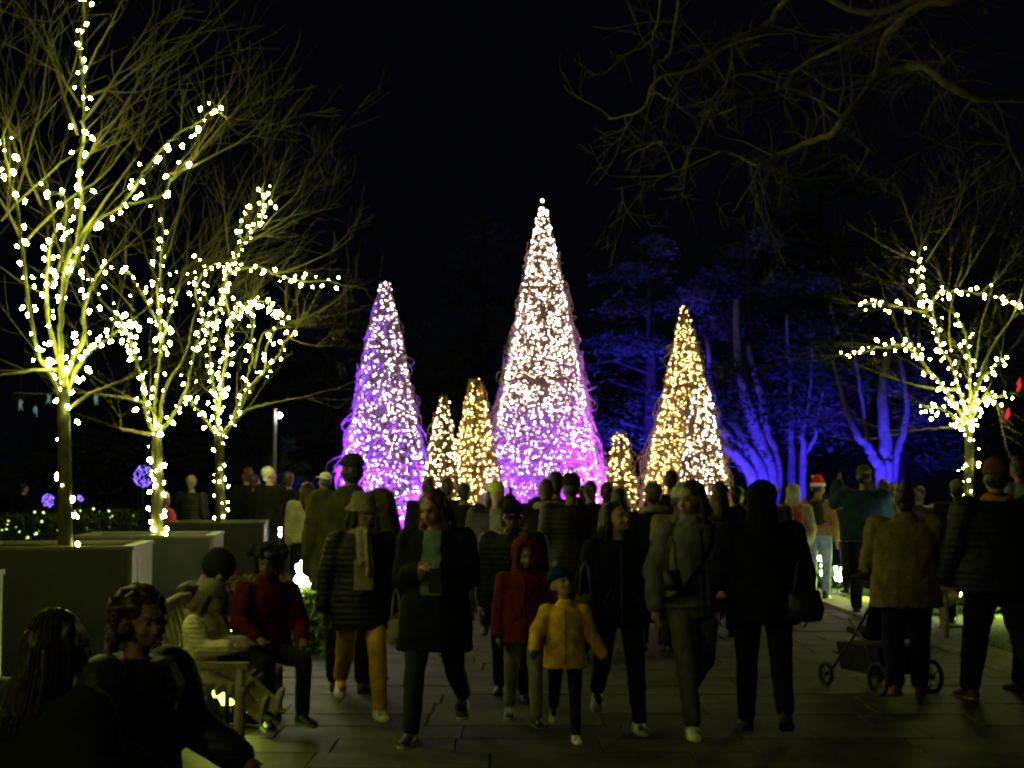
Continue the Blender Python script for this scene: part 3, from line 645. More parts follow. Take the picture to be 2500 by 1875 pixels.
flood('added yellow-green light on the lawn near the far right bench', (6.3, 18.6, .12), (4.8, 17.2, 0), (.75, 1, .1), 60, 140, .03)  # another unseen lamp, added for brighter grass by the bench
# uplights beside the planters and under the bench
YG = (.72, 1.0, .06)
flood('yellow-green uplight at the foot of the left edge planter', (-2.85, 8.75, .08), (-3.2, 8.9, .6), YG, 90, 95, .03)
flood('yellow-green uplight at the foot of the tallest tree planter', (-3.12, 13.2, .08), (-3.5, 13.3, .7), YG, 26, 140, .03)
flood('yellow-green uplight at the foot of the middle planter', (-3.0, 16.2, .08), (-3.4, 16.3, .7), YG, 8, 140, .03)
flood('yellow-green ground light under the wooden bench', (-1.86, 9.75, .26), (-1.72, 9.0, .0), (.8, 1.0, .10), 16, 105, .03)

# ------------------------------------------------------------------ people
for nm_, ns_ in (('cloth_folds', .11), ('cloth_small', .05), ('hair_strands', .035)):
    tx = bpy.data.textures.new(nm_, 'CLOUDS'); tx.noise_scale = ns_; tx.noise_depth = 2
JOBS = []
def job(mb, name, mats, parent, voxel, tex=None, strength=0, smooth=4, cb=None):
    o = link(name, mb.mesh(name), None, parent)
    r = o.modifiers.new('r', 'REMESH'); r.mode = 'VOXEL'; r.voxel_size = voxel; r.use_smooth_shade = True
    s = o.modifiers.new('s', 'SMOOTH'); s.iterations = smooth; s.factor = .5
    if tex:
        d = o.modifiers.new('d', 'DISPLACE'); d.texture = bpy.data.textures[tex]; d.strength = strength; d.mid_level = .5
    JOBS.append((o, mats, cb)); return o
def run_jobs():
    dg = bpy.context.evaluated_depsgraph_get(); dg.update()
    res = [bpy.data.meshes.new_from_object(o.evaluated_get(dg)) for o, _, _ in JOBS]
    for (o, mats, cb), me in zip(JOBS, res):
        o.modifiers.clear(); old = o.data; o.data = me; bpy.data.meshes.remove(old)
        me.materials.clear()
        for m in mats: me.materials.append(m)
        if cb:
            n = len(me.polygons); c = np.empty(n * 3); me.polygons.foreach_get('center', c)
            me.polygons.foreach_set('material_index', cb(c.reshape(-1, 3)).astype(int))
        me.polygons.foreach_set('use_smooth', [True] * len(me.polygons)); me.update()
V = Vector
HANG = ((.16, .02, -1), (.05, -.22, -1)); HANGB = ((.2, .12, -1), (.05, -.1, -1)); POCKET = ((.25, .16, -1), (-.15, -.5, -.8))
PHONE = ((.12, -.25, -1), (-.55, -1, .25)); WALKF = ((.14, -.3, -1), (.0, -.55, -1)); WALKB = ((.16, .4, -1), (.06, .1, -1)); UP = ((.3, -.6, -.25), (-.2, -.5, 1.0))
STEP = ((20, 6), (-14, 24)); STEP2 = ((-12, 26), (18, 4)); STAND = ((3, 4), (-2, 3)); SIT = ((84, 82), (80, 74))
def person(label, px, Y, H, rz=0, legs=STAND, arms=(HANG, HANG), head=(0, 0), lean=0, hs=1.0, build=1.0, near=False, group=None,
           top=(.02, .02, .02), topk='cloth', hem=.80, flare=1.0, pants=(.015, .015, .02), shoes=(.02, .02, .02), skin=(.36, .2, .13),
           hair=(.03, .02, .015), hairk='short', hat=None, coat=.0, inner=None, hood=None, seat=None, face=True, gloves=None, sole=None, extras=(), z0=0):
    """rz 0 faces the camera; arms (screen right, screen left) when rz = 0; legs (thigh angle, knee bend)"""
    if near and seat is None and Y < 11.6: Y *= 1.022; H *= 1.01
    k = H / 1.70; X = gx(px, Y)
    root = thing('person', label, 'person', (X, Y, z0), R(rz), group); root.scale = (k, k, k)
    vox = (.0095 if near else .019) / k
    # skeleton in a 1.70 m frame
    sw = .180 * (.5 + .5 * build); hw = .095
    leg = []
    for i, sx in enumerate((1, -1)):
        th, kn = legs[i]; a = R(th); out = .03 if not seat else .12
        hip = V((sx * hw, 0, .90)); knee = hip + V((sx * out, -math.sin(a), -math.cos(a))).normalized() * .43
        b = R(th - kn); ank = knee + V((0, -math.sin(b), -math.cos(b))) * .40
        leg.append((hip, knee, ank, b))
    zmin = min(l[2].z for l in leg) - .085; dz = -zmin
    if seat is not None: dz = seat / k + .10 - .90
    for i, (hip, knee, ank, b) in enumerate(leg):
        leg[i] = [hip + V((0, 0, dz)), knee + V((0, 0, dz)), ank + V((0, 0, dz)), b]
    if seat is not None:      # put feet on the ground
        for l in leg:
            e = l[1]; want = .085 - z0 / k; d = l[2] - e; zz = min(e.z - want, .40) if e.z > want else .1
            if e.z - .40 <= want: hx = math.sqrt(max(0, .16 - zz * zz)); l[2] = V((e.x, e.y - math.copysign(hx, -d.y) * (1 if d.y else 0), e.z - zz))
            else: l[2] = V((e.x, e.y, e.z - .40)) if seat < .6 and not (legs[0][1] < 30) else l[2]
    U = Matrix.Translation((0, 0, .92 + dz)) @ Matrix.Rotation(R(lean), 4, 'X') @ Matrix.Translation((0, 0, -.92))
    B = build; nk = U @ V((0, .012, 1.435)); HM = Matrix.Translation(nk) @ Matrix.Rotation(R(lean), 4, 'X') @ Matrix.Rotation(R(head[0]), 4, 'Z') @ Matrix.Rotation(R(head[1]), 4, 'X') @ Matrix.Scale(hs, 4) @ Matrix.Translation((0, -.012, -1.435))
    arm = []
    for i, sx in enumerate((1, -1)):
        u, l = arms[i]; sh = U @ V((sx * sw, .01, 1.385)); u = V((sx * u[0], u[1], u[2])).normalized(); l = V((sx * l[0], l[1], l[2])).normalized()
        el = sh + u * .285; wr = el + l * .25; arm.append((sh, el, wr, l))
    # body, one continuous surface
    m = MB()
    m.rings([(.84, 0, 0, .145 * B, .105), (.92, 0, .0, .165 * B, .115), (1.02, 0, 0, .145 * B, .105), (1.10, 0, 0, .135 * B, .098), (1.22, 0, 0, .155 * B, .108), (1.32, 0, .005, .165 * B, .105), (1.39, 0, .01, .13 * B, .08), (1.43, 0, .012, .06, .055)], 20, xf=U)
    m.rc(U @ V((0, .015, 1.38)), HM @ V((0, .015, 1.50)), .056, .052)
    for (hip, knee, ank, b), sx in zip(leg, (1, -1)):
        m.rc(hip, knee, .085 * B, .056 * B); m.rc(knee, ank, .055 * B, .038)
        m.rc(ank + V((0, .02, -.035)), ank + V((0, -.13, -.055)), .038, .03)
    for (sh, el, wr, l), sx in zip(arm, (1, -1)):
        m.rc(sh, el, .052 * B, .040); m.rc(el, wr, .040, .026)
        if near:   # palm, four unequal curled fingers, thumb leaving the side of the palm
            s1 = l.cross(V((0, 0, 1))); s1 = s1.normalized() if s1.length > .2 else V((0, -1, 0))
            if abs(l.z) > .8: s1 = V((0, -1, 0)) - l * (-l.y); s1.normalize()
            nrm = l.cross(s1).normalized() * (-1 if sx * l.cross(s1).x > 0 else 1)
            m.rc(wr, wr + l * .075, .026, .034, flat=(1, 1))
            for q, (o_, L) in enumerate(((-.030, .062), (-.010, .072), (.011, .068), (.031, .052))):
                a0 = wr + l * .085 + s1 * o_; a1 = a0 + (l + nrm * .25) .normalized() * L * .5; a2 = a1 + (l + nrm * .9).normalized() * L * .5
                m.rc(a0, a1, .0115, .0105, 7); m.rc(a1, a2, .0105, .009, 7)
            a0 = wr + l * .03 + s1 * -.03; a1 = a0 + (l * .6 - s1 * .8).normalized() * .04; m.rc(a0, a1, .014, .012, 7); m.rc(a1, a1 + (l * .9 - s1 * .2).normalized() * .03, .012, .010, 7)
        else: m.rc(wr, wr + l * .14, .03, .024)
    HR = HM.to_3x3()
    hm = MB()
    def hell(c, r): 
        q = MB(); q.ell(c, r, nu=18, nv=12); v = q.v[0]; m.add(v @ np.array(HR).T + np.array(HM.translation), q.f)
    hell((0, .012, 1.60), (.076, .096, .098)); hell((0, -.035, 1.545), (.058, .058, .068)); hell((0, -.062, 1.505), (.028, .028, .02))
    for sx in (1, -1): hell((sx * .077, .012, 1.572), (.012, .02, .032)); hell((sx * .038, -.07, 1.548), (.022, .02, .02))
    if near:
        m.rc(HM @ V((0, -.088, 1.592)), HM @ V((0, -.108, 1.553)), .009, .014, 8); hell((0, -.083, 1.612), (.045, .014, .008)); hell((0, -.088, 1.522), (.022, .012, .008))
    wrs = [np.array(a[2]) for a in arm]; els = [np.array(a[1]) for a in arm]; an = [np.array(l[2]) for l in leg]; nz = (U @ V((0, 0, 1.445))); hipz = .96 + dz
    Ui = np.array(U.inverted())
    def cb(c):
        r = np.ones(len(c)); up = (np.c_[c, np.ones(len(c))] @ Ui.T)[:, 2]
        r[up < .93] = 2
        r[up > 1.43] = 0
        for w_, e_ in zip(wrs, els):
            dn = np.linalg.norm(c - w_, axis=1); ax = (w_ - e_) / np.linalg.norm(w_ - e_)
            r[(dn < .2) & (((c - w_) @ ax) > -.01)] = 3
            r[(dn < .27) & (((c - w_) @ ax) <= -.01) & (np.linalg.norm(np.cross(c - w_, ax), axis=1) < .055)] = 1
        return r
    body = job(m, 'body', [cloth(skin, 'skin'), cloth(inner or top), cloth(pants), cloth(gloves or skin, 'cloth' if gloves else 'skin')], root, vox, smooth=3 if near else 2, cb=cb)
    # trousers
    m = MB(); zt = 1.0 + dz
    m.rings([(.80 + dz, 0, 0, .15 * B, .115), (.9 + dz, 0, 0, .178 * B, .128), (zt, 0, 0, .158 * B, .115)], 18)
    for hip, knee, ank, b in leg:
        m.rc(hip + V((0, 0, -.02)), knee, .098 * B, .072 * B); m.rc(knee, ank + V((0, 0, .03)), .072 * B, .06 * B)
    job(m, 'trousers', [cloth(pants)], root, vox * 1.25, 'cloth_folds', .022, 2)
    # coat or jacket
    m = MB(); c_ = .022 + coat; hz = hem
    st = [(1.43, 0, .012, .06 + c_, .055 + c_), (1.40, 0, .01, .125 * B + c_, .075 + c_), (1.33, 0, .005, .168 * B + c_, .105 + c_), (1.22, 0, 0, .16 * B + c_, .112 + c_), (1.10, 0, 0, .148 * B + c_, .108 + c_), (1.0, 0, 0, .165 * B + c_, .118 + c_)]
    zz = .95
    while zz > hz + .04: st.append((zz, 0, 0, (.178 * B + c_) * (1 + (flare - 1) * (1 - zz)), (.130 + c_) * (1 + (flare - 1) * (1 - zz)))); zz -= .09
    st.append((min(hz, .97), 0, 0, (.178 * B + c_) * (1 + (flare - 1) * (1 - hz)), (.130 + c_) * (1 + (flare - 1) * (1 - hz))))
    if seat is not None: st = [s for s in st if s[0] > .82]
    m.rings(st[::-1], 24, xf=U)
    for (sh, el, wr, l) in arm:
        m.rc(sh + (el - sh) * .12, el, .056 * (.5 + .5 * B) + c_ * .8, .050 + c_ * .7); m.rc(el, wr - l * .01, .050 + c_ * .7, .040 + c_ * .6)
    if hood == 'down': m.rings([(1.40, 0, .09, .11, .06), (1.46, 0, .095, .105, .06), (1.49, 0, .10, .07, .04)], 16, xf=U)
    if hood in ('down', 'collar', 'fur'): m.rings([(1.39, 0, .01, .11, .095), (1.47, 0, .01, .088, .085), (1.485, 0, .01, .080, .078)], 18, xf=U)
    def cc(c):
        r = np.zeros(len(c)); 
        if inner is not None:
            q = np.c_[c, np.ones(len(c))] @ Ui.T; r[(np.abs(q[:, 0]) < .055 + .05 * np.clip(1.45 - q[:, 2], 0, .5)) & (q[:, 1] < -.03) & (q[:, 2] > 1.0)] = 1
        return r
    job(m, 'coat' if hem < .85 else 'jacket', [cloth(top, topk), cloth(inner or top)], root, vox * 1.3, 'cloth_folds', .034 if topk != 'puffer' else .022, 3, cb=cc)
    # shoes
    for (hip, knee, ank, b), sx in zip(leg, (1, -1)):
        pit = 0 if ank.z < .12 else min(R(35), (ank.z - .085) * 2.6)
        if seat is not None: pit = 0
        SM = Matrix.Translation(ank) @ Matrix.Rotation(pit, 4, 'X') @ Matrix.Rotation(R(sx * 7), 4, 'Z')
        if seat is not None and legs[0][1] < 30: SM = SM @ Matrix.Rotation(R(-75), 4, 'X')
        m = MB(); pr = [(.075, .030, .030, -.05), (.06, .040, .045, -.042), (.0, .040, .058, -.03), (-.06, .044, .04, -.05), (-.12, .047, .030, -.055), (-.165, .040, .024, -.06), (-.185, .02, .014, -.066)]
        vv = []; n = 12
        for (yy, rx, rzz, cz) in pr:
            for j in range(n):
                a = 2 * math.pi * j / n; vv.append(SM @ V((rx * math.cos(a), yy, max(-.080, cz + rzz * math.sin(a)))))
        f = [(i * n + j, i * n + (j + 1) % n, (i + 1) * n + (j + 1) % n, (i + 1) * n + j) for i in range(len(pr) - 1) for j in range(n)] + [tuple(range(n))[::-1], tuple((len(pr) - 1) * n + j for j in range(n))]
        m.add([tuple(v) for v in vv], f); m.rc(SM @ V((0, .02, -.03)), SM @ V((0, .012, .05)), .043, .045, 10)
        so = m.build('shoe', cloth(shoes, 'shoe'), root, True)
        if near or sole:
            m = MB(); vv = []
            for z_ in (-.085, -.064):
                for (xx, yy) in ((-.028, .085), (.028, .085), (.043, .04), (.042, -.02), (.051, -.1), (.042, -.165), (.018, -.195), (-.018, -.195), (-.042, -.165), (-.051, -.1), (-.042, -.02), (-.043, .04)): vv.append(SM @ V((xx, yy, z_)))
            m.add([tuple(v) for v in vv], [tuple(range(12))[::-1], tuple(range(12, 24))] + [(j, (j + 1) % 12, 12 + (j + 1) % 12, 12 + j) for j in range(12)]); m.build('sole', cloth(sole or shoes), so)
    # hair
    HX = lambda *p: HM @ V(p)
    def hadd(m, c, r):
        q = MB(); q.ell(c, r, nu=16, nv=10); m.add(q.v[0] @ np.array(HR).T + np.array(HM.translation), q.f)
    if hairk:
        m = MB()
        if hat is None: hadd(m, (0, .026, 1.617), (.086, .098, .100))
        else: hadd(m, (0, .03, 1.59), (.082, .092, .09))
        if hat is None or hairk != 'short': hadd(m, (0, .052, 1.535), (.062, .055, .06))
        if hairk in ('long', 'xlong'):
            low = 1.30 if hairk == 'long' else 1.08
            for sx in (1, -1):
                m.rc(HX(sx * .062, .01, 1.64), HX(sx * .080, .015, 1.50), .038, .030); m.rc(HX(sx * .080, .015, 1.50), U @ V((sx * .10, -.055 if hairk == 'xlong' else .02, low)), .034, .022)
            m.rc(HX(0, .07, 1.60), HX(0, .085, 1.46), .075, .075); m.rc(HX(0, .085, 1.46), U @ V((0, .14, low + .02)), .080, .055); 
            for sx in (1, -1): m.rc(HX(sx * .045, .06, 1.55), U @ V((sx * .07, .11, low)), .055, .035)
        if hairk == 'curly':
            for _ in range(130):
                a = random.uniform(0, 6.28); e = random.uniform(-1.1, 1.4); q_ = random.uniform(.85, 1.1); v = V((math.cos(a) * math.cos(e) * .10 * q_, .035 + math.sin(a) * math.cos(e) * .10 * q_, 1.60 + .105 * math.sin(e)))
                if v.y > -.035 or v.z > 1.665: hadd(m, tuple(v), (random.uniform(.016, .032),) * 3)
        if hairk == 'bun': hadd(m, (0, .085, 1.71), (.045, .045, .042))
        if hairk == 'pony': m.rc(HX(0, .11, 1.64), HX(0, .16, 1.58), .03, .035); m.rc(HX(0, .16, 1.58), HX(0, .13, 1.38), .035, .012)
        job(m, 'hair', [cloth(hair, 'hair')], root, vox * 1.1, 'hair_strands', .016 if hairk != 'curly' else .03, 2)
    # hats
    if hat:
        hk, hc = hat[0], hat[1]; m = MB(); m2 = MB()
        def hr(mm, rs, dx=0, dy=.014): mm.rings([(z, dx, dy, r, r * 1.13) for z, r in rs], 22, xf=HM)
        if hk == 'beanie': hr(m, [(1.615, .092), (1.66, .092), (1.665, .088), (1.70, .078), (1.725, .055), (1.74, .022)]); hadd(m2, (0, .014, 1.755), (.03,) * 3) if len(hat) > 2 else None
        if hk == 'bucket': hr(m, [(1.60, .135), (1.606, .137), (1.645, .098), (1.70, .088), (1.735, .078), (1.742, .05)])
        if hk == 'cap': hr(m, [(1.63, .088), (1.67, .086), (1.70, .07), (1.725, .03)]); m.add([tuple(HX(*p)) for p in ((-.07, -.06, 1.635), (.07, -.06, 1.635), (.05, -.175, 1.625), (-.05, -.175, 1.625), (-.07, -.06, 1.648), (.07, -.06, 1.648), (.05, -.175, 1.635), (-.05, -.175, 1.635))], [(0, 3, 2, 1), (4, 5, 6, 7), (0, 1, 5, 4), (1, 2, 6, 5), (2, 3, 7, 6), (3, 0, 4, 7)])
        if hk == 'santa': hr(m, [(1.64, .088), (1.69, .08), (1.73, .06), (1.77, .03)]); hr(m2, [(1.60, .094), (1.61, .098), (1.64, .098), (1.65, .092)]); hadd(m2, (.06, .05, 1.74), (.026,) * 3)
        if hk == 'fur':
            for _ in range(46):
                a = random.uniform(0, 6.28); e = random.uniform(-.1, 1.4); hadd(m, (math.cos(a) * math.cos(e) * .088, .02 + math.sin(a) * math.cos(e) * .1, 1.635 + .085 * math.sin(e)), (.026,) * 3)
            for sx in (1, -1):
                for _ in range(16): hadd(m, (sx * (.10 + random.uniform(-.02, .05)), .01 + random.uniform(-.03, .03), 1.69 + random.uniform(-.04, .03)), (.022,) * 3)
                m.rc(HX(sx * .09, .0, 1.62), HX(sx * .085, -.01, 1.51), .028, .022)
        if hk == 'helmet': hr(m, [(1.56, .10), (1.60, .112), (1.66, .115), (1.72, .098), (1.755, .06), (1.765, .02)])
        nm = {'beanie': 'beanie', 'bucket': 'bucket_hat', 'cap': 'cap', 'santa': 'santa_hat', 'fur': 'fur_hat', 'helmet': 'knit_hat'}[hk]
        if hk == 'fur': ho = job(m, nm, [cloth(hc, 'fleece')], root, vox, 'hair_strands', .03, 0)
        else: ho = m.build(nm, cloth(hc, 'fleece'), root, True)
        if m2.n: m2.build('pompom' if hk == 'beanie' else 'white_trim', cloth(hat[2] if len(hat) > 2 else (.7, .7, .7), 'fleece'), ho, True)
    if hood == 'up':
        m = MB(); hadd(m, (0, .045, 1.605), (.105, .105, .125)); m.rc(HX(0, .05, 1.55), U @ V((0, .03, 1.42)), .10, .12)
        for sx in (1, -1): m.rc(HX(sx * .075, -.045, 1.66), HX(sx * .078, -.05, 1.52), .026, .026)
        m.rc(HX(-.06, -.06, 1.69), HX(.06, -.06, 1.69), .026, .026); m.rc(HX(-.07, -.05, 1.51), HX(.07, -.05, 1.51), .03, .03)
        job(m, 'hood', [cloth(top, topk)], root, vox * 1.1, 'cloth_small', .012, 3)
    if hood == 'fur':
        m = MB()
        for k_ in range(26):
            a = k_ / 26 * 6.283; m.ell(U @ V((.125 * math.cos(a), .05 + .10 * math.sin(a), 1.435 + .02 * math.sin(a))), (.04,) * 3, nu=7, nv=5)
        job(m, 'fur_trim', [cloth((.30, .26, .16), 'fleece')], root, vox, 'hair_strands', .03, 0)
    # face
    if near and face:
        E = cloth((.22, .2, .18), 'skin'); D = cloth((.01, .008, .006), 'skin')
        for sx in (1, -1):
            m = MB(); q = MB(); q.ell((sx * .031, -.0775, 1.588), (.0125, .009, .0075), nu=10, nv=6); m.add(q.v[0] @ np.array(HR).T + np.array(HM.translation), q.f); eo = m.build('eye', E, root, True)
            m = MB(); q = MB(); q.ell((sx * .031, -.0845, 1.588), (.0062, .004, .0066), nu=10, nv=6); m.add(q.v[0] @ np.array(HR).T + np.array(HM.translation), q.f); m.build('iris', D, eo, True)
            m = MB(); m.tube([HX(sx * .015, -.092, 1.606), HX(sx * .032, -.092, 1.611), HX(sx * .050, -.082, 1.606)], [.002, .0034, .0018], 5); m.build('eyebrow', cloth(hair, 'hair'), root, True)
        m = MB(); m.tube([HX(-.022, -.088, 1.524), HX(-.008, -.0985, 1.5275), HX(.008, -.0985, 1.5275), HX(.022, -.088, 1.524)], [.002, .0048, .0048, .002], 6); m.tube([HX(-.018, -.088, 1.519), HX(0, -.098, 1.516), HX(.018, -.088, 1.519)], [.002, .0055, .002], 6); m.build('lips', cloth((skin[0] * .8, skin[1] * .45, skin[2] * .5), 'skin'), root, True)
    for e in extras: e(root, U, HM, arm, leg)
    return root, arm, k, X
BK = (.007, .007, .0065)
def scarf(col):
    def f(root, U, HM, arm, leg):
        m = MB()
        a = [U @ V((.085 * math.cos(t), .01 + .085 * math.sin(t), 1.44 + .012 * math.sin(3 * t))) for t in np.linspace(0, 6.283, 16)]; m.tube(a, .034, 8, cap=False)
        m.rc(U @ V((.02, -.11, 1.42)), U @ V((.03, -.165, 1.12)), .038, .03, flat=(1.3, .6)); m.rc(U @ V((-.03, -.11, 1.42)), U @ V((-.02, -.165, 1.2)), .03, .03)
        job(m, 'scarf', [cloth(col, 'fleece')], root, .011, 'cloth_small', .02, 2)
    return f
def strap(col, w_=.016):
    def f(root, U, HM, arm, leg):
        m = MB(); pts = [U @ V(p) for p in ((.10, .02, 1.45), (.10, -.10, 1.38), (.04, -.155, 1.22), (-.08, -.165, 1.05), (-.19, -.12, .93))]; pts += [U @ V((-.21, 0, .95)), U @ V((-.08, .16, 1.15)), U @ V((.08, .13, 1.38)), U @ V((.10, .02, 1.45))]
        m.tube(smooth_path(pts, 4), w_, 6, flat=(1, .5)); m.build('crossbody_strap', cloth(col), root, True)
    return f
def front_zip(col=(.05, .05, .05), z1=1.40, z0=.80, off=.15):
    def f(root, U, HM, arm, leg):
        m = MB(); m.tube([U @ V((0, -.10 - off * .3, z1)), U @ V((0, -.118 - off * .35, 1.28)), U @ V((0, -.122 - off * .35, 1.1)), U @ V((0, -.135 - off * .4, .95)), U @ V((0, -.14 - off * .5, z0))], .007, 5); m.build('zip', cloth(col), root)
        for sx in (1, -1): m = MB(); m.tube([U @ V((sx * .075, -.125 - off * .33, 1.08)), U @ V((sx * .13, -.105 - off * .3, .97))], .006, 4); m.build('pocket_seam', cloth(col), root)
    return f
def strands(n, low, col, wide=.11, curly=False):
    def f(root, U, HM, arm, leg):
        m = MB()
        for _ in range(n):
            a = random.uniform(-.35, 3.5); e = random.uniform(.2, 1.3); r_ = 1.04
            p = [HM @ V((math.cos(a) * math.cos(e) * .088 * r_, .026 + math.sin(a) * math.cos(e) * .10 * r_, 1.617 + .10 * r_ * math.sin(e)))]
            if curly:
                q = HM @ V((math.cos(a) * .105, .03 + abs(math.sin(a)) * .105, random.uniform(1.5, 1.68))); w_ = random.random() * 6
                p += [q + V((.022 * math.cos(w_ + k * 1.3), .022 * math.sin(w_ + k * 1.3), -.016 * k)) for k in range(6)]
            else:
                x_ = math.cos(a) * .1 + random.gauss(0, .01); y_ = .03 + math.sin(a) * .115
                p += [HM @ V((math.cos(a) * .096, .026 + math.sin(a) * .108, 1.60)), HM @ V((x_ * 1.05, y_, 1.50)), U @ V((x_ * wide / .09, y_ + .045, 1.36)), U @ V((x_ * wide / .10 + random.gauss(0, .012), y_ + .05 + random.gauss(0, .01), low + random.uniform(-.04, .1)))]
            m.tube(smooth_path(p, 3), .0035, 3, cap=False)
        m.build('hair_strands', cloth(col, 'hair'), root, kind='stuff')
    return f
def glasses(root, U, HM, arm, leg):
    m = MB()
    for sx in (1, -1): m.rc(HM @ V((sx * .018, -.098, 1.588)), HM @ V((sx * .05, -.092, 1.588)), .02, .02, 8, flat=(1, 1)); m.tube([HM @ V((sx * .06, -.09, 1.592)), HM @ V((sx * .085, .01, 1.59))], .004, 4)
    m.build('sunglasses', mat('dark_lens', (.01, .01, .01), .15, 0, spec=.6), root, True)
def backpack(col):
    def f(root, U, HM, arm, leg):
        m = MB(); m.rings([(1.06, 0, .21, .12, .07), (1.10, 0, .22, .15, .09), (1.30, 0, .21, .145, .085), (1.38, 0, .19, .11, .06), (1.40, 0, .18, .05, .03)], 14, xf=U); m.rc(U @ V((-.08, .29, 1.15)), U @ V((.08, .29, 1.15)), .04, .04)
        job(m, 'backpack', [cloth(col)], root, .018, None, 0, 2)
        m = MB()
        for sx in (1, -1): m.tube([U @ V(p) for p in ((sx * .10, .15, 1.38), (sx * .11, 0, 1.47), (sx * .12, -.14, 1.3), (sx * .15, 0, 1.12), (sx * .1, .17, 1.1))], .018, 5)
        m.build('shoulder_strap', cloth(col), root, True)
    return f

# --- the near walkers
W1 = person('woman in beige bucket hat, open black coat, scarf and mustard trousers', 885, 10.35, 1.56, 12, ((26, 8), (-20, 34)), (((.22, .05, -1), (.15, -.1, -1)), ((.28, .1, -1), (.12, -.12, -1))), (25, 6), near=True,
    top=BK, topk='puffer', hem=.70, flare=1.25, coat=.03, inner=(.25, .22, .12), pants=(.62, .34, .04), shoes=(.8, .8, .6), sole=(.7, .7, .5), hat=('bucket', (.20, .18, .10)), hairk='long', hair=(.05, .03, .02), skin=(.28, .17, .10), extras=(scarf((.30, .27, .15)), strands(60, 1.3, (.05, .03, .02))))
W2 = person('woman with reddish hair looking down, open black coat and ripped jeans', 1065, 9.35, 1.60, -8, ((-16, 38), (22, 6)), (((.15, -.1, -1), (-.75, -.7, .28)), ((.10, -.05, -1), (-.6, -.8, .25))), (-18, 18), near=True, build=1.0,
    top=(.008, .009, .008), hem=.62, flare=1.35, coat=.035, inner=(.16, .21, .18), pants=(.02, .025, .025), shoes=(.03, .03, .03), sole=(.5, .5, .45), hairk='xlong', hair=(.10, .022, .012), skin=(.42, .25, .17), extras=(strands(140, 1.1, (.12, .03, .015)),))
person('child in red hooded coat and pale trousers beside yellow coat child', 1278, 9.9, 1.20, 6, ((12, 6), (-10, 20)), (HANG, HANG), (10, 14), near=True, hs=1.2,
    top=(.15, .024, .018), topk='fleece', hem=.76, coat=.026, pants=(.22, .21, .16), shoes=(.02, .02, .02), sole=(.3, .3, .25), hood='up', hairk=None, skin=(.30, .18, .12), extras=(front_zip((.02, .01, .01)),))
person('small child in mustard yellow coat and navy hat looking up', 1378, 9.25, 1.0, 0, ((8, 4), (-22, 34)), (((.42, .1, -1), (.55, -.1, -1)), ((.5, -.3, -1), (.1, -.7, -.5))), (28, -24), near=True, hs=1.42, build=.98,
    top=(.95, .48, .015), topk='cloth', hem=.76, flare=1.3, coat=.026, pants=(.012, .012, .015), shoes=(.8, .8, .65), sole=(.6, .6, .5), hood='collar', hat=('beanie', (.012, .03, .10), (.25, .3, .35)), hairk='short', skin=(.42, .26, .17), gloves=(.02, .06, .07), extras=(front_zip((.30, .16, .01), off=.12),))
person('young woman with long dark hair, all in black, gazing up right', 1508, 9.75, 1.50, 4, ((22, 6), (-18, 34)), (((.28, .05, -1), (.12, -.1, -1)), ((.25, .1, -1), (-.1, -.2, -1))), (38, -12), near=True, hs=1.05,
    top=(.010, .010, .010), topk='fleece', hem=.80, coat=.03, pants=(.010, .010, .012), shoes=(.45, .45, .40), sole=(.5, .5, .45), hairk='long', hair=(.012, .009, .008), skin=(.50, .31, .20), extras=(front_zip((.06, .06, .06)), strands(120, 1.3, (.02, .015, .012))))
person('woman in grey hoodie and sweatpants with very long brown hair looking left', 1690, 9.65, 1.66, 10, ((-18, 36), (24, 6)), (((.12, .1, -1), (-.3, -.9, -.5)), ((.30, .15, -1), (.05, -.3, -1))), (-52, 4), near=True,
    top=(.16, .16, .15), topk='cloth', hem=.86, coat=.018, inner=(.14, .14, .14), pants=(.13, .13, .12), shoes=(.8, .8, .65), sole=(.65, .65, .5), hood='down', hairk='xlong', hair=(.045, .022, .012), skin=(.45, .28, .18), extras=(strap(BK, .02), front_zip((.04, .04, .04)), strands(150, 1.1, (.06, .03, .015))))
person('bulky black silhouetted walker with hood raised, right of the grey hoodie', 1858, 9.45, 1.62, 174, ((16, 4), (-16, 34)), (((.28, -.1, -1), (.1, -.25, -1)), ((.28, .1, -1), (.1, -.3, -1))), (0, 6), near=True, build=1.05,
    top=(.006, .006, .0055), hem=.76, coat=.04, pants=(.006, .009, .009), hood='up', hairk=None, shoes=(.02, .02, .02), skin=(.3, .2, .13))
person('large man in olive green hooded coat seen from behind at left', 860, 11.7, 1.83, 178, STAND, (((.26, -.05, -1), (.1, -.3, -1)), ((.26, -.05, -1), (.1, -.3, -1))), (25, -4), near=True, build=1.25,
    top=(.075, .072, .018), hem=.72, coat=.05, pants=BK, hood='down', hairk='short', hair=(.035, .03, .02), skin=(.25, .17, .1), hat=('cap', (.05, .045, .025)))
person('masked woman in sunglasses and dark puffer with fur trimmed hood', 1252, 11.0, 1.46, 0, ((10, 4), (-8, 16)), (HANG, HANG), (0, 5), near=True, build=1.15,
    top=(.012, .012, .012), topk='puffer', hem=.72, coat=.045, pants=BK, hood='fur', hairk='short', hair=(.02, .015, .01), hat=('beanie', (.015, .015, .015)), skin=(.20, .12, .08), extras=(glasses,))
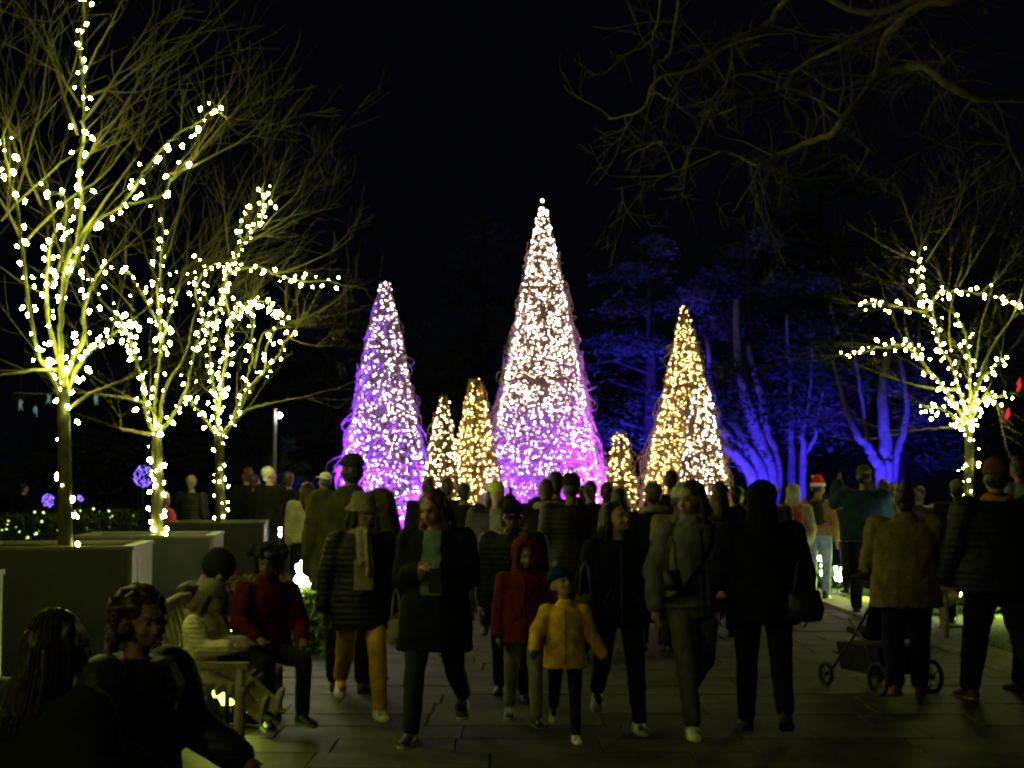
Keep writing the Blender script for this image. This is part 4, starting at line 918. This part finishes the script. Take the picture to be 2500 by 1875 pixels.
ST = person('woman in tan hooded coat pushing a stroller, seen from behind', 2205, 11.1, 1.60, 168, ((-14, 22), (14, 4)), (((.22, -.45, -1), (.1, -.9, -.35)), ((.22, -.45, -1), (.1, -.9, -.35))), (12, 4), near=True, build=1.22,
    top=(.21, .16, .055), topk='fleece', hem=.73, flare=1.1, coat=.045, pants=BK, hood='down', hairk='bun', hair=(.02, .016, .012), shoes=(.12, .05, .03), skin=(.3, .18, .12))
person('tall man in dark puffer, orange collar and rust beanie, seen from behind', 2428, 10.8, 1.80, 186, ((20, 4), (-20, 26)), (((.3, -.1, -1), (.1, -.5, -1)), ((.26, .1, -1), (.05, -.3, -1))), (-10, 0), near=True, build=1.3,
    top=(.012, .014, .010), topk='puffer', hem=.80, coat=.05, pants=(.010, .010, .010), hood='collar', hat=('beanie', (.16, .07, .03)), hairk='short', shoes=(.13, .055, .025), sole=(.45, .40, .08), skin=(.35, .22, .14), extras=(scarf((.55, .27, .02)),))
person('man in blue-hemmed dark jacket and green cap taking a photo', 2108, 18.6, 1.84, 172, STAND, (UP, ((.2, -.4, -.8), (-.2, -.6, .8))), (-15, -5), build=1.15,
    top=(.02, .06, .10), hem=.84, coat=.04, pants=(.012, .012, .012), hat=('cap', (.13, .14, .02)), hairk='short')
person('onlooker in pale hooded sweater with red backpack', 1935, 20.0, 1.62, 165, STAND, (POCKET, POCKET), (0, 0), top=(.42, .40, .24), hem=.86, coat=.02, hood='up', hairk=None, extras=(backpack((.35, .05, .03)),))
person('person in red and white santa hat with tan sleeves and pale jeans', 1996, 21.0, 1.70, 150, STAND, (POCKET, HANG), (-30, 0), top=(.30, .18, .06), hem=.9, pants=(.30, .40, .55), hat=('santa', (.6, .02, .02)), hairk='short', extras=(backpack((.02, .02, .02)),))
# --- seated people
person('long-haired woman in black seated nearest the camera, back to us', 132, 4.75, 1.55, 134, SIT, (((.3, -.25, -1), (-.1, -1, -.4)), ((.35, -.1, -1), (-.1, -1, -.5))), (-8, 0), near=True, seat=.38, build=1.3,
    top=(.009, .009, .008), topk='cloth', hem=.84, coat=.045, pants=BK, hairk='long', hair=(.022, .014, .008), skin=(.5, .33, .22), lean=4, extras=(strands(260, 1.3, (.04, .025, .012)),))
person('smiling woman with short curly brown hair seated in black puffer', 322, 5.65, 1.57, 66, SIT, (((.25, -.35, -1), (.1, -1, -.55)), ((.3, -.2, -1), (-.2, -1, -.5))), (-18, 2), near=True, seat=.38, build=1.25,
    top=(.009, .009, .009), topk='puffer', hem=.84, coat=.04, pants=(.009, .009, .010), hairk='curly', hair=(.03, .010, .005), skin=(.20, .10, .065), lean=6, extras=(strands(240, 1.3, (.05, .018, .008), curly=True),))
person('child in cream puffy coat and sage pompom beanie on bench', 486, 9.2, 1.08, 74, ((80, 27), (76, 24)), (((.15, -.5, -1), (-.2, -1, .1)), ((.15, -.5, -1), (-.2, -1, .1))), (12, 18), near=True, seat=.41, hs=1.25, build=1.1,
    top=(.80, .70, .40), topk='puffer', hem=.84, coat=.04, pants=(.45, .40, .25), shoes=(.5, .45, .25), hood='fur', hat=('beanie', (.17, .18, .11), (.22, .22, .15)), hairk='long', hair=(.05, .03, .015), skin=(.4, .26, .17), lean=8)
person('person in dark knit hat bending behind the cream-coated child', 455, 10.1, 1.52, 62, SIT, (HANG, PHONE), (10, 22), near=True, seat=.41, hs=1.0, top=(.010, .012, .010), topk='puffer', coat=.03, hem=.84, hat=('helmet', (.015, .014, .016)), hairk='short', lean=22)
person('person in red hoodie and black fur hat sitting at the bench end', 655, 9.95, 1.44, 30, ((82, 86), (80, 70)), (((.28, -.2, -1), (-.25, -.9, -.5)), ((.3, -.2, -1), (-.3, -.9, -.4))), (-30, 6), near=True, seat=.44, build=.95,
    top=(.075, .008, .009), topk='fleece', hem=.84, coat=.016, pants=(.010, .011, .012), shoes=(.015, .02, .018), sole=(.25, .28, .26), hood='collar', hat=('fur', (.02, .022, .016)), hairk='short', skin=(.16, .10, .045), lean=4)
# --- onlookers round the light cones
OB = 'onlookers facing the light cones'
crowd = [ # px, Y, H, rz, label, dict
    (1045, 19.0, 1.69, 180, 'onlooker with high hair standing before the tall left cone', dict(hairk='bun')),
    (1094, 18.4, 1.70, 170, 'short-haired onlooker left of the yellow beanie', {}),
    (1132, 18.0, 1.63, 190, 'stooped dark onlooker between two heads beside yellow beanie', dict(build=1.1)),
    (1210, 15.5, 1.66, 0, 'woman in lime yellow beanie walking towards us', dict(hat=('beanie', (.55, .62, .08)), hairk='long', inner=(.25, .24, .2), legs=STEP, skin=(.4, .28, .18))),
    (1332, 14.6, 1.66, 200, 'person with pale collar and light jeans hugging a partner', dict(pants=(.14, .18, .18), hood='fur', arms=(UP, POCKET))),
    (1358, 15.2, 1.74, 160, 'tallest dark head in the huddle before the central cone', {}),
    (1394, 13.9, 1.69, 182, 'onlooker in long quilted coat with knit hat, centre', dict(topk='puffer', hem=.45, hat=('beanie', (.02, .015, .02)), coat=.04, build=1.15)),
    (1441, 17.5, 1.66, 175, 'onlooker outlined against the purple glow of central cone', dict(hairk='pony')),
    (1480, 17.0, 1.64, 186, 'curly-haired onlooker before the smallest cone', {}),
    (1512, 15.8, 1.58, 172, 'short onlooker in black just behind the gazing young woman', dict(hairk='long')),
    (1592, 14.5, 1.61, 184, 'onlooker in grey knit cap and fur collar', dict(hat=('beanie', (.10, .10, .08)), hood='fur')),
    (1638, 17.5, 1.78, 178, 'tall onlooker against the right golden cone', {}),
    (1654, 14.4, 1.57, 190, 'onlooker in cream beanie and tan jacket behind grey hoodie', dict(hat=('beanie', (.5, .5, .28), (.5, .5, .3)), top=(.22, .18, .06), coat=.03)),
    (1757, 16.0, 1.65, 176, 'thin onlooker between grey hoodie and the silhouette', dict(hairk='long')),
    (1800, 17.4, 1.60, 170, 'short onlooker close behind the black silhouette', {}),
    (1882, 19.0, 1.62, 188, 'dark onlooker left of the pale hooded sweater', {}),
    (1425, 19.5, 1.62, 185, 'far onlooker at the foot of the purple cone', {}),
    (2150, 20.5, 1.70, 172, 'onlooker in green sleeve raising a phone', dict(top=(.02, .10, .05), arms=(UP, UP))),
    (2178, 22.0, 1.66, 180, 'bareheaded onlooker beneath the right blue tree', dict(skin=(.5, .3, .2))),
    (2335, 17.5, 1.66, 150, 'person in pale cap beside the right tree trunk', dict(hat=('cap', (.25, .26, .10)))),
    (2075, 22.5, 1.56, 180, 'short onlooker left of the man in blue jacket', {}),
    (604, 26.0, 1.93, 200, 'reddish-haired man with pale collar at the far left', dict(hair=(.15, .04, .02), inner=(.6, .6, .6), skin=(.5, .25, .18), build=1.1)),
    (626, 25.0, 1.80, 150, 'shorter companion beside the reddish-haired man', dict(skin=(.45, .25, .18))),
    (662, 24.0, 1.92, 140, 'white-haired man in black with pale collar', dict(hair=(.6, .58, .52), inner=(.6, .6, .6), build=1.15, skin=(.5, .28, .2))),
    (705, 24.5, 1.84, 200, 'brown-haired onlooker between white hair and white jacket', dict(skin=(.35, .22, .12))),
    (752, 20.5, 1.66, 190, 'dark-haired woman in cream jacket with teal sleeve', dict(top=(.40, .38, .22), hairk='long')),
    (792, 23.0, 1.80, 200, 'person in pale cap just left of the olive coat', dict(hat=('cap', (.5, .45, .3)))),
    (470, 24.0, 1.78, 160, 'man leaning forward between the middle and third trunks', dict(skin=(.3, .25, .15), hair=(.2, .18, .12))),
    (408, 22.0, 1.50, 120, 'person in pink jacket and white hat by the middle trunk', dict(top=(.5, .06, .12), hat=('beanie', (.7, .7, .7), (.7, .7, .7)))),
    (62, 30.0, 1.70, 170, 'far pale face in the dark garden at left', dict(skin=(.6, .4, .3))),
    (2240, 20.0, 1.60, 185, 'dark onlooker half hidden by the tan coat', {}),
]
for px, Y, H, rz, lab, kw in crowd:
    kw = dict(kw); a = dict(arms=random.choice(((POCKET, POCKET), (HANG, POCKET), (HANG, HANG))), top=random.choice((BK, (.009, .009, .011), (.008, .010, .007), (.014, .009, .007))), skin=(.2, .115, .07), coat=random.choice((.02, .03, .04)), hem=random.choice((.7, .78, .84)),
             topk=random.choice(('cloth', 'puffer')), build=random.choice((1.05, 1.15, 1.2)), head=(random.uniform(-25, 25), random.uniform(-12, 2)), hair=random.choice(((.02, .015, .01), (.05, .03, .015), (.012, .01, .01))))
    a.update(kw); person(lab, px, Y, H, rz, group=OB, **a)
person('child in blue and white plaid jacket carried high at the right edge', 2484, 12.2, 1.15, 200, ((60, 70), (55, 60)), (POCKET, POCKET), (0, 0), near=True, z0=.78, hs=1.2, top=(.42, .5, .62), topk='fleece', coat=.04, hairk='short', build=1.15)
person('adult in black carrying the plaid-jacketed child at the right edge', 2540, 11.2, 1.72, 185, STEP, (((.1, -.4, -.9), (-.3, -.9, .3)), ((.1, -.4, -.9), (-.3, -.9, .3))), near=True, top=BK, coat=.04)
run_jobs()

# ------------------------------------------------------------------ carried things
M_bag = mat('cream_canvas', (.20, .19, .12), .85, .2, 18, bump=.5, bscale=60)
def tote(lab, px, py, Y, w_, h, col=None, handle=.22):
    c = P(px, py, Y); t = thing('tote_bag', lab, 'bag', c); m = MB(); n = 14
    m.rings([(-h, 0, 0, w_ * .42, .05), (-h + .01, 0, 0, w_ * .48, .07), (-h * .6, .01, 0, w_ * .52, .085), (-h * .2, 0, 0, w_ * .46, .05), (0, 0, 0, w_ * .42, .02)], n); m.build('bag_body', col or M_bag, t, True)
    m = MB()
    for yy in (-.02, .02): m.tube([(-w_ * .25, yy, -.01), (-w_ * .16, yy * .5, handle * .7), (0, 0, handle), (w_ * .16, yy * .5, handle * .7), (w_ * .25, yy, -.01)], .008, 5)
    m.build('handle', col or M_bag, t)
tote('pale cream bag hanging at the side of the bucket hat woman', 967, 1512, 10.2, .12, .17)
tote('pale slouchy tote on the arm of the young woman in black', 1428, 1450, 9.9, .15, .32)
tote('black handbag at the hip of the bulky silhouetted walker', 1962, 1440, 9.5, .24, .2, cloth((.012, .012, .012), 'shoe'))
tote('small dark handbag at the hip of the grey hoodie woman', 1640, 1392, 9.5, .12, .13, cloth((.012, .012, .012), 'shoe'))
M_ph = mat('phone_shell', (.03, .03, .035), .3, 0, spec=.6)
def phone(lab, px, py, Y, rz=0, scr=None):
    c = P(px, py, Y); t = thing('phone', lab, 'phone', c, R(rz)); m = MB(); m.box((0, 0, 0), (.075, .01, .155)); m.build('case', M_ph, t)
    m = MB(); m.box((0, .006 if scr else -.006, 0), (.068, .002, .145)); m.build('screen', scr or M_ph, t)
phone('dark phone held at the chest by the reddish-haired woman', 1062, 1418, 9.0)
phone('phone with bluish screen raised beside the green cap', 2130, 1190, 19.6, 0, mat('phone_screen', (.1, .1, .15), .2, 0, emit=(.3, .4, .7), estr=.4))

# stroller
t = thing('stroller', 'black three-seat-high stroller pushed by the woman in tan coat', 'stroller', (gx(2138, 11.8), 11.8, 0), R(22)); t.scale = (.9,) * 3
t['label'] = 'black baby stroller pushed by the woman in tan coat'
M_st = mat('stroller_frame', (.06, .06, .06), .35, .1, 10, metal=.6); M_sf = cloth((.014, .014, .014)); M_ty = mat('tyre', (.02, .02, .02), .8, .2, 20)
for sx in (1, -1):
    m = MB(); m.tube([(sx * .25, -.42, 1.02), (sx * .25, -.28, .82), (sx * .25, .05, .45), (sx * .22, .42, .14)], .014, 7); m.tube([(sx * .25, -.35, .15), (sx * .25, -.1, .48), (sx * .24, .1, .62)], .013, 7); m.build('side_frame', M_st, t, True)
    for yy, r in ((-.36, .15), (.42, .11)):
        m = MB(); m.tube([(sx * .28 + math.copysign(0, sx), yy + (r - .02) * math.cos(a), r + (r - .02) * math.sin(a)) for a in np.linspace(0, 6.283, 19)], .02, 6, cap=False); wo = m.build('wheel', M_ty, t, True)
        m = MB()
        for k in range(5): a = k * 1.257; m.tube([(sx * .28, yy, r), (sx * .28, yy + (r - .03) * math.cos(a), r + (r - .03) * math.sin(a))], .007, 4)
        m.tube([(sx * .26, yy, r), (sx * .30, yy, r)], .022, 8); m.build('spokes', M_st, wo)
m = MB(); m.tube([(-.25, -.42, 1.02), (.25, -.42, 1.02)], .018, 8); m.build('push_handle', M_st, t)
m = MB(); m.box((0, .02, .50), (.42, .34, .05), Matrix.Rotation(R(8), 4, 'X')); m.box((0, -.17, .72), (.42, .05, .48), Matrix.Rotation(R(18), 4, 'X')); m.build('seat', M_sf, t)
m = MB()
for k in range(5):
    a = R(100 + k * 25); r_ = .36
pts = []
for a in np.linspace(R(20), R(130), 8):
    pts.append([(x_, -.10 + .40 * math.cos(a) * -1 + .1, .70 + .34 * math.sin(a) * (1 - .15 * (x_ / .24) ** 2)) for x_ in np.linspace(-.24, .24, 9)])
v = np.array(pts).reshape(-1, 3); v = np.concatenate([v, v + (0, 0, .012)]); f = []
for i in range(7):
    for j in range(8): q = i * 9 + j; f += [(q, q + 1, q + 10, q + 9), (q + 72, q + 81, q + 82, q + 73)]
m.add(v, f); m.build('canopy', M_sf, t, True)
m = MB(); m.box((0, -.02, .29), (.46, .56, .24), taper=1.1); m.build('storage_basket', M_sf, t)
m = MB(); m.box((0, .42, .3), (.36, .06, .03)); m.build('footrest', M_st, t)
